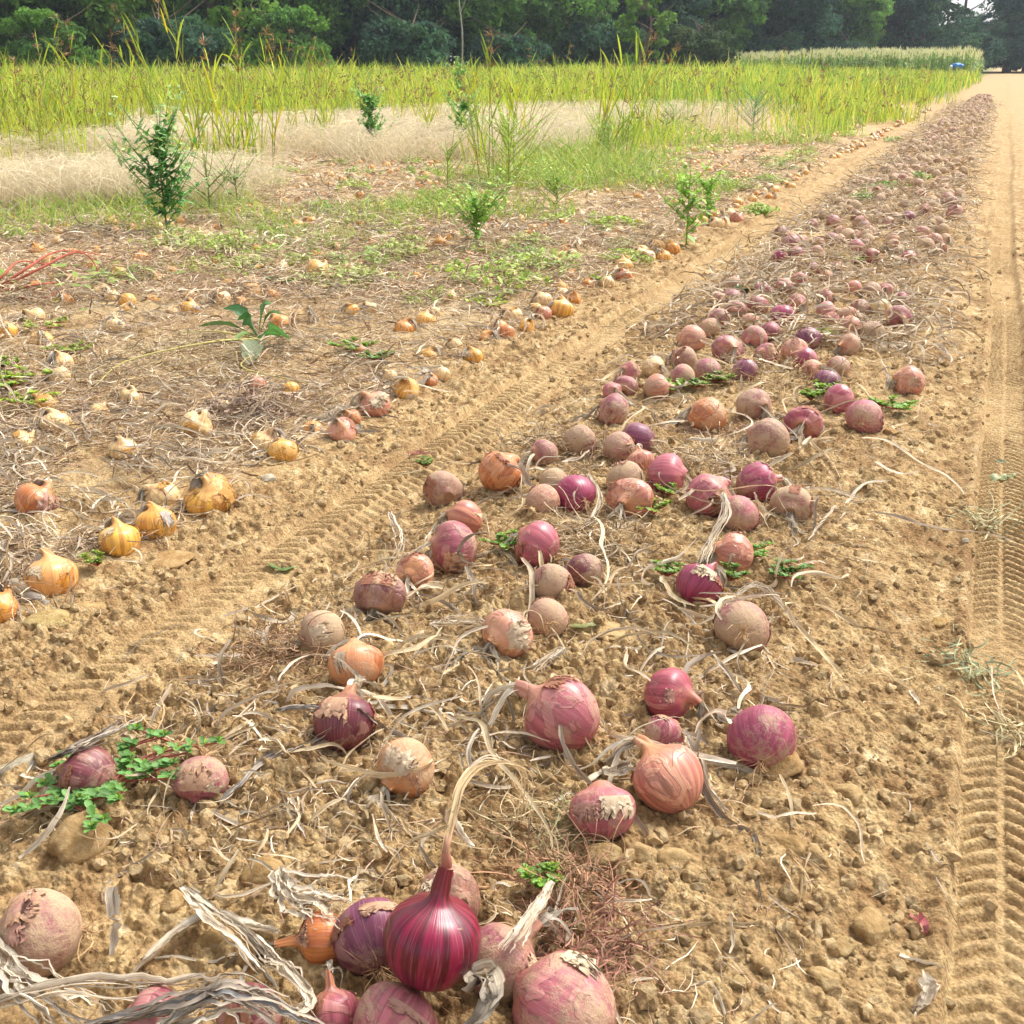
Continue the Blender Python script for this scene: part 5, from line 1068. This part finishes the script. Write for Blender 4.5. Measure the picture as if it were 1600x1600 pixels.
MATS = [(345, 425, 190, 'wide bright green weed mat above the golden onion', (.30, .42, .05)), (415, 405, 130, 'bright green mat joined to the wide one on its right', (.27, .40, .06)), (270, 395, 60, 'small dark green mat above the wide bright one', (.15, .28, .05)), (605, 402, 110, 'green toothed-leaf weed right of the wide yellow onion', (.20, .34, .05)),
        (870, 425, 90, 'low green weed under the two pointed pale onions', (.28, .40, .06)), (975, 412, 100, 'flat green weed beside the track', (.28, .40, .05)), (900, 352, 120, 'light green low weed behind the pointed pale onions', (.30, .42, .07)), (960, 362, 110, 'flat lime weed behind the pointed pale onions', (.30, .42, .06)), (1185, 335, 60, 'leafy weed beyond the light green plant', (.24, .36, .06)),
        (1140, 300, 110, 'wide weed patch beyond the light green plant', (.27, .37, .07)), (1090, 240, 120, 'yellow-green patch before the grey-green bush', (.30, .40, .06)), (1200, 290, 80, 'weed patch near the far track', (.25, .38, .06)), (1240, 255, 80, 'far weed patch by the track', (.28, .38, .07)), (1330, 215, 70, 'bright patch near the far rows end', (.30, .42, .07)),
        (1392, 306, 95, 'dark green patch lying across the far windrow', (.17, .30, .05)), (1345, 322, 50, 'thin green patch at the left of the far windrow', (.2, .3, .07)), (1435, 290, 50, 'green patch at the right of the far windrow', (.2, .32, .07)), (1400, 220, 50, 'farthest green patch in the windrow', (.2, .32, .07)),
        (640, 385, 70, 'small bright weed mat right of the toothed-leaf weed', (.3, .4, .06)), (200, 330, 90, 'olive weed patch left of the tall dark weed', (.26, .34, .10)), (60, 300, 90, 'olive weed patch near the pale dead grass', (.30, .36, .12)), (500, 335, 80, 'sparse green patch right of the tall dark weed', (.25, .35, .08)), (880, 300, 90, 'weed patch beneath the yellowing tall grass', (.28, .38, .06))]
for i, (a, b, w, lab, c) in enumerate(MATS): mat_weed(a, b, w*.8, lab, 200+i, c, h=.035 if b > 380 else .06, n=560 if w > 85 else 330, ls=.016 if b > 380 else .024)
# smaller scattered patches: variants copied
rng = np.random.RandomState(61); VW = []
for i, c in enumerate([(.28, .38, .07), (.22, .32, .07), (.32, .40, .10), (.18, .28, .06), (.34, .38, .12)]):
    v = mat_weed(900, 300, 60, 'low green weed patch among the far onion rows', 260+i, c, .06, 300, .024, 'low weed patches among the far rows'); VW.append(v)
VI = {v.children[0].data.name: i for i, v in enumerate(VW)}
k = 0
while k < 120:
    d = 4.6*(15/4.6)**rng.rand(); p = -80+1400*rng.rand(); x, y = sd((p-800)/1850*d, d)
    if x > -1.75 or fbm(np.array([x]), np.array([y]), 1.2, 77, 2)[0] < -.05+.1*(d < 6) or d > np.interp(p, [0, 600, 1100], [9.5, 12.5, 16]): continue
    o = VW[k] if k < 5 else copy_tree(VW[rng.randint(5)]); o.location = (x, y, g1(x, y)); o.rotation_euler.z = rng.rand()*6.28; s = .5+.8*rng.rand(); o.scale = (s, s, s*(.8+.7*rng.rand())); k += 1
    z = 'before the pale dead grass' if d > 9 else ('among the middle onion rows' if d > 6.3 else 'among the nearer onion rows')
    o['label'] = {0: 'lime', 1: 'mid green', 2: 'yellow-green', 3: 'dark green', 4: 'pale olive'}[VI[o.children[0].data.name]]+' low weed patch '+z; o['group'] = o['label']

def tall_weed(px, py, hpx, wpx, label, seed, col, lsz=.05, nb=14, stemcol=(.20, .26, .08), dens=1.0, tip=(.3, .42, .12), lw=.5, lean=0, name='tall_weed', cat='weed'):
    rng = np.random.RandomState(seed); x, y, t = gp(px, py, 0); Hh = hpx/F*t*1.06; Wd = wpx/2/F*t; org = np.array([x, y, g1(x, y)]); e = empty(name, org)
    st = MB(); B = []; D = []; L = []; C = []
    main = spline([(0, 0, 0), RIGHT*lean*.3+[0, 0, Hh*.4], RIGHT*lean*.7+[0, 0, Hh*.75], RIGHT*lean+[0, 0, Hh]], 16); tube(st, main, np.linspace(.006, .002, 16), 6, (*stemcol, 1))
    for k in range(nb):
        f = .06+.8*rng.rand(); p0 = main[int(f*15)]; a = rng.rand()*6.28; l = Wd*(1.45-.9*f)*(.4+.9*rng.rand())
        br = spline([p0, p0+[math.cos(a)*l*.5, math.sin(a)*l*.5, l*.45], p0+[math.cos(a)*l, math.sin(a)*l, l*(.7+.7*rng.rand())]], 9); tube(st, br, np.linspace(.0032, .0012, 9), 4, (*stemcol, 1))
        for q in range(1, 9):
            for j in range(max(1, int(2*dens+rng.rand()))):
                B.append(br[q]+rng.randn(3)*.004); D.append(rng.randn(3)*[1, 1, .5]+[0, 0, .1]); L.append(lsz*(1.1-.07*q)*(.5+.7*rng.rand())); C.append(np.array(col if q < 6 else tip)*(.7+.6*rng.rand()))
    for q in range(1, 16):
        for j in range(int(1.6*dens)+1):
            B.append(main[q]+rng.randn(3)*.004); D.append(rng.randn(3)*[1, 1, .4]); L.append(lsz*(1.2-.05*q)*(.6+.6*rng.rand())); C.append(np.array(col if q < 11 else tip)*(.7+.6*rng.rand()))
    B = np.array(B); D = np.array(D); L = np.array(L)*.85; C = np.array(C)*1.45
    P, W, S, Cc = leafset(B, D, L, L*lw, UPV, rng, C, .1); st.build('stem', M_FIB, e); mb = MB(); ribbons(mb, P, W, S, flat=True, col=Cc, rng=rng); mb.build('foliage', M_GREEN, e); return tag(e, label, cat)
tall_weed(262, 368, 150, 130, 'tall dark green airy weed on the left before the pale dead grass', 1, (.10, .25, .06), .075, 42, (.14, .20, .08), 1.7, (.28, .40, .16))
tall_weed(330, 345, 90, 110, 'paler straggly weed right of the tall dark one', 2, (.18, .28, .08), .04, 14, (.25, .22, .1), .9)
tall_weed(372, 330, 60, 120, 'low straggly green weed further right of the dark one', 3, (.16, .28, .08), .05, 12, (.25, .22, .1), .8)
tall_weed(582, 248, 88, 50, 'slender dark green weed standing in the pale dead grass', 4, (.15, .32, .08), .085, 28, (.18, .24, .09), 1.7, (.22, .36, .12))
tall_weed(722, 244, 130, 62, 'tall dark leafy weed in front of the grass band, centre', 5, (.16, .34, .07), .085, 30, (.18, .24, .09), 1.5, (.24, .38, .12))
tall_weed(648, 118, 52, 16, 'slim pointed weed spike rising against the dark wood', 6, (.14, .26, .10), .10, 12, (.15, .2, .1), 1.4, (.2, .34, .14))
tall_weed(1176, 212, 52, 84, 'feathery grey-green bush by the far track', 7, (.10, .24, .12), .06, 40, (.14, .24, .12), 1.4, (.16, .32, .14), lw=.14)
tall_weed(1072, 385, 108, 84, 'light green upright plant beside the far left track', 8, (.20, .36, .05), .075, 16, (.30, .36, .1), 1.1, (.30, .46, .06), lw=.4)
tall_weed(1108, 348, 60, 50, 'smaller light green plant right of the upright one', 9, (.18, .34, .05), .07, 10, (.30, .36, .1), 1.0, (.28, .44, .06), lw=.4)
tall_weed(745, 392, 70, 110, 'bushy light green weed with round leaves, centre', 10, (.20, .35, .06), .045, 26, (.3, .36, .1), 1.3, (.30, .44, .10), lw=.8)
tall_weed(795, 305, 105, 170, 'broad yellow-green weed bush around the tall grass, centre', 11, (.24, .36, .06), .05, 46, (.34, .38, .1), 1.3, (.34, .45, .10), lw=.35)
tall_weed(950, 262, 60, 110, 'green weed clump at the foot of the leaning tall grass', 12, (.20, .34, .06), .05, 26, (.3, .36, .1), 1.2, (.28, .42, .08), lw=.35)
tall_weed(1050, 215, 44, 90, 'low leafy weed between the leaning grass and the grey-green bush', 13, (.2, .33, .07), .06, 22, (.3, .36, .1), 1.1, (.28, .4, .1), lw=.35)
tall_weed(870, 330, 45, 110, 'light leafy weed right of the broad yellow-green bush', 14, (.22, .35, .07), .04, 22, (.3, .36, .1), 1.1, (.3, .44, .1))
tall_weed(700, 300, 60, 100, 'yellow-green weed left of the broad bush', 15, (.28, .38, .07), .04, 18, (.3, .36, .1), 1.0, (.34, .45, .1), lw=.3)
def red_weed():
    x, y, t = gp(-20, 462, 0); org = np.array([x, y, g1(x, y)]); e = empty('red_stemmed_weed', org); rng = np.random.RandomState(9); st = MB()
    for (pt) in ([(-20, 465, 0), (60, 425, .10), (110, 400, .14), (140, 405, .12), (160, 440, .02)], [(-20, 465, 0), (50, 450, .05), (110, 446, .03), (165, 455, .01)], [(-20, 465, 0), (40, 425, .10), (80, 400, .13), (120, 396, .12), (190, 408, .02)],
                 [(-20, 465, 0), (10, 430, .09), (40, 412, .10), (130, 430, .02)], [(-20, 465, 0), (60, 470, .02), (100, 455, .02)]):
        p = []
        for a, b, h in pt:
            X_, Y_, _ = gp(a, b, h); p.append(np.array([X_, Y_, h+.0])-[org[0], org[1], 0])
        tube(st, spline(p, 20), np.linspace(.007, .002, 20), 6, (.42, .12, .08, 1))
    st.build('stem', M_FIB, e); n = 90; B = rng.randn(n, 3)*[.25, .25, .02]+RIGHT*.3+[0, 0, .06]; L = .03+.03*rng.rand(n); P, W, S, C = leafset(B, rng.randn(n, 3)*[1, 1, .3], L, L*.5, UPV, rng, np.array([.26, .36, .08])*(.7+.6*rng.rand(n, 1)), .1)
    mb = MB(); ribbons(mb, P, W, S, flat=True, col=C, rng=rng); mb.build('foliage', M_GREEN, e); tag(e, 'sprawling weed with thick bare red stems at the left edge', 'weed')
red_weed()
def dock():
    x, y, t = gp(405, 542, 0); org = np.array([x, y, g1(x, y)]); e = empty('dock_weed', org); rng = np.random.RandomState(12)
    for k, (px, py, h, w, c) in enumerate(((350, 492, .10, .050, (.045, .14, .04)), (372, 510, .08, .05, (.06, .17, .04)), (425, 485, .13, .045, (.12, .25, .08)), (455, 540, .05, .060, (.09, .24, .05)), (390, 580, .02, .075, (.20, .24, .13)), (310, 520, .06, .05, (.10, .18, .05)), (440, 500, .10, .03, (.07, .18, .05)), (365, 545, .04, .025, (.16, .26, .06)))):
        X_, Y_, _ = gp(px, py, h); p = spline([(0, 0, .01), (np.array([X_, Y_, h+.02])-[org[0], org[1], 0])*[.5, .5, .8], np.array([X_, Y_, h])-[org[0], org[1], 0]], 14)
        W = w*np.interp(np.linspace(0, 1, 14), [0, .3, .45, .8, 1], [.12, .3, 1, .85, .1])*(1+.15*np.sin(np.arange(14)*2.4)); S = nrmz(np.cross(np.gradient(p, axis=0), UPV+rng.randn(3)*.5))
        mb = MB(); ribbons(mb, p[None], W[None], S[None], .35, col=np.array([[*c, 1]]), rng=rng); mb.build('leaf', M_GREEN, e)
    st = MB()
    for pt in ([(405, 540, .02), (340, 528, .05), (280, 530, .04)], [(405, 540, .02), (330, 545, .06), (200, 575, .05), (145, 620, .01)], [(405, 560, .02), (380, 585, .03), (480, 610, .01)]):
        p = [np.array([*gp(a, b, h)[:2], h])-[org[0], org[1], 0] for a, b, h in pt]; tube(st, spline(p, 14), np.linspace(.004, .0015, 14), 5, (.48, .42, .16, 1))
    st.build('stem', M_FIB, e); tag(e, 'broad-leaved dark green dock weed in the yellow onion rows', 'weed')
dock()

# ---------------------------------------------------------------- tall single grasses
def tall_grass(px, py, hpx, label, seed, nb=12, nst=3, col=(.34, .42, .04), heads=2, lean=0.0, w=.018, spread=.12, headc=(.34, .20, .11), group=None):
    rng = np.random.RandomState(seed); x, y, t = gp(px, py, 0); Hh = min(hpx/F*t*1.05, 2.2); org = np.array([x, y, g1(x, y)]); e = empty('tall_grass', org); st = MB(); bl = MB(); hd = MB(); nh = 0
    Pb = []; Wb = []
    for k in range(nst):
        h = Hh*(.72+.28*rng.rand()) if k else Hh; o_ = rng.randn(2)*spread*.5; l = (lean+rng.randn()*.12)*h
        s_ = spline([(o_[0], o_[1], 0), RIGHT*l*.25+[o_[0], o_[1], h*.35], RIGHT*l*.6+[o_[0], o_[1], h*.7], RIGHT*l+[o_[0], o_[1]+rng.randn()*.05, h]], 14); tube(st, s_, np.linspace(.005, .0018, 14), 5, (.26, .26, .08, 1))
        for j in range(4):
            i = 3+int(j*2.6); p = s_[i]; a = rng.rand()*6.28; L = .18+.18*rng.rand(); up = .9+.5*rng.rand()
            tt = np.linspace(0, 1, 9)[:, None]; Pb.append(p+np.array([math.cos(a), math.sin(a), 0])*L*tt*.5+np.array([0, 0, 1])*L*(up*1.15*tt-(.15+.5*rng.rand())*tt**2)); Wb.append(w*np.array([.5, .9, 1, 1, .95, .85, .65, .4, .08]))
        if k < heads:
            n = 26; q = rng.randint(0, 5, n); base = s_[13-q//2]+rng.randn(n, 3)*.004; base[:, 2] -= q*.022
            D = nrmz(rng.randn(n, 3)*[.7, .7, .35]+[0, 0, .55]+RIGHT*.3*np.sign(l+.01)); L = .05+.06*rng.rand(n); P = base[:, None]+D[:, None]*np.linspace(0, 1, 4)[None, :, None]*L[:, None, None]; P[:, 3, 2] -= .01
            ribbons(hd, P, np.full((n, 4), .007)*[.6, 1.2, 1, .4]*(x*0+1), twist_side(P, rng, 1), col=np.hstack([np.array(headc)*(.7+.6*rng.rand(n, 1)), np.ones((n, 1))]), rng=rng, flat=True); nh += 1
    for k in range(nb):
        a = rng.rand()*6.28; L = Hh*(.25+.45*rng.rand()); tt = np.linspace(0, 1, 9)[:, None]; b = rng.randn(2)*spread*.6; k2 = .05+.35*rng.rand()
        Pb.append(np.array([b[0], b[1], 0])+np.array([math.cos(a), math.sin(a), 0])*L*k2*tt**1.5+RIGHT*lean*L*tt+np.array([0, 0, 1])*L*(1.1*tt-.35*rng.rand()*tt**3)); Wb.append(w*(.5+.6*rng.rand())*np.array([.5, .9, 1, 1, .95, .85, .65, .4, .08]))
    P = np.array(Pb); n = len(P); S = nrmz(np.cross(np.gradient(P, axis=1), UPV)+rng.randn(n, 1, 3)*.3); c = np.array(col)*(.7+.6*rng.rand(n, 1)); yl = rng.rand(n) < .15; c[yl] = [.55, .48, .03]
    ribbons(bl, P, np.array(Wb), S, .4, col=np.hstack([c, np.ones((n, 1))]), rng=rng); st.build('stem', M_FIB, e); bl.build('blades', M_GRASS, e)
    if nh: hd.build('seed_head', M_FIB, e)
    return tag(e, label, 'grass', group, 'thing')
TG = [(775, 292, 205, 'tall leaning grass with drooping brown head high against the wood', 4, .02, 1, -.12), (798, 285, 140, 'grass clump with one bright yellow blade, centre', 3, .03, 0, .05), (930, 252, 165, 'leaning clump of broad green blades right of the centre', 5, .028, 1, .28), (965, 250, 150, 'second leaning stalk with yellow lower leaves', 4, .028, 1, .35),
      (745, 262, 120, 'slim grass left of the drooping-head one', 3, .02, 1, -.1), (240, 215, 175, 'tall grass with feathery brown head left of centre wood', 3, .03, 1, -.12), (258, 215, 145, 'grass with a bright bent blade, left', 3, .03, 1, -.2), (322, 265, 250, 'tallest brown-headed grass on the left', 3, .024, 1, -.05), (345, 270, 175, 'grass beside the tallest on the left', 4, .024, 1, .1),
      (395, 262, 205, 'grass with rusty head over the left wood', 3, .024, 1, .05), (415, 270, 190, 'grass with twin side heads, left', 4, .024, 2, .12), (120, 240, 175, 'brown-headed grass pair near the left edge', 4, .024, 2, 0), (95, 245, 130, 'thick-stemmed grass near the left edge', 5, .026, 1, -.1), (40, 240, 110, 'leafy grass clump at the left edge', 6, .026, 0, -.2), (180, 240, 160, 'grass with upright brown spike, left', 4, .026, 1, .05),
      (5, 250, 140, 'grass clump cut by the left edge', 6, .026, 1, -.15), (300, 285, 120, 'reddish-stemmed grass above the dark weed', 5, .022, 0, .1), (380, 280, 110, 'reddish fallen grass above the low straggly weed', 6, .022, 0, -.3), (490, 195, 115, 'brown-topped grass left of the slender dark weed', 5, .03, 3, -.05), (505, 235, 60, 'short thin grass left of the slender dark weed', 4, .02, 0, .1), (770, 165, 95, 'grass with a club-like brown head over the centre', 3, .03, 1, 0),
      (835, 170, 80, 'pale brown-headed grass right of the club-like one', 3, .03, 2, .1), (665, 235, 60, 'short grass sprig before the pale dead grass, centre', 4, .02, 0, 0), (815, 245, 100, 'thin upright grass with dark red stem, centre', 3, .022, 0, .08), (880, 170, 85, 'brown plume grass at the middle of the horizon', 3, .03, 2, -.1), (1000, 165, 100, 'grass with green hooked blade right of the leaning clump', 3, .03, 1, .2), (1040, 150, 70, 'grass with drooping head left of the round bush', 3, .03, 1, .2),
      (1215, 150, 65, 'brown-tipped grass right of the round bush', 4, .03, 2, .05), (1250, 150, 60, 'grass with forked brown tips before the maize', 3, .03, 1, .3), (90, 200, 150, 'background brown-headed grass at the left', 3, .03, 2, .1), (440, 200, 130, 'grass left of the brown-topped one', 4, .03, 2, 0), (560, 160, 70, 'brown plume over the grass band left of the weed spike', 3, .03, 2, -.1), (1330, 165, 50, 'rusty leaf stalks in the right part of the weeds', 4, .03, 0, .1), (1230, 160, 50, 'rusty yellow stalks before the maize', 4, .03, 0, .1)]
for i, (a, b, h, lab, ns, w, hd, ln) in enumerate(TG): tall_grass(a, b, h, lab, 500+i, 5+(i % 5)*2, ns, (.42, .50, .05) if i % 3 else (.28, .42, .05), hd, ln, w*.7)
rng = np.random.RandomState(71); k = 0
while k < 60:
    p = -60+1500*rng.rand(); ds = np.interp(p, *DSTART); d = ds*(.72+.45*rng.rand()); x, y = sd((p-800)/1850*d, d)
    if x > -1.6 or d > 32: continue
    py_ = 800-F*math.tan(math.atan(705/F)-math.atan(H/d)) if 0 else 800-F*math.tan(PITCH-math.atan2(H, d))
    z = 'left' if p < 500 else ('centre' if p < 1000 else 'right')
    tall_grass(p, py_, (.55+.35*rng.rand())/d*F, ('yellow-green', 'mid green', 'pale yellow')[k % 3]+' grass clump at the front of the weed band, '+z, 1000+k, 11, 2, ((.42, .50, .05), (.32, .44, .05), (.48, .50, .08))[k % 3], k % 3 == 0, rng.randn()*.12, .014, .26, group='grass clumps at the front of the weed band, '+z+' '+str(k % 3)); k += 1

# ---------------------------------------------------------------- the air over the field
bpy.ops.mesh.primitive_cube_add(size=1, location=(-10, 60, 12)); hz = bpy.context.object; hz.name = 'haze'; hz.scale = (800, 800, 26); hz['kind'] = 'stuff'
hm = bpy.data.materials.new('haze'); hm.use_nodes = True; ht = hm.node_tree; ht.nodes.clear(); ho = ht.nodes.new('ShaderNodeOutputMaterial'); hv = ht.nodes.new('ShaderNodeVolumePrincipled')
hv.inputs['Color'].default_value = (.80, .88, 1, 1); hv.inputs['Density'].default_value = HAZE; hv.inputs['Anisotropy'].default_value = .2; ht.links.new(hv.outputs[0], ho.inputs['Volume']); hz.data.materials.append(hm)
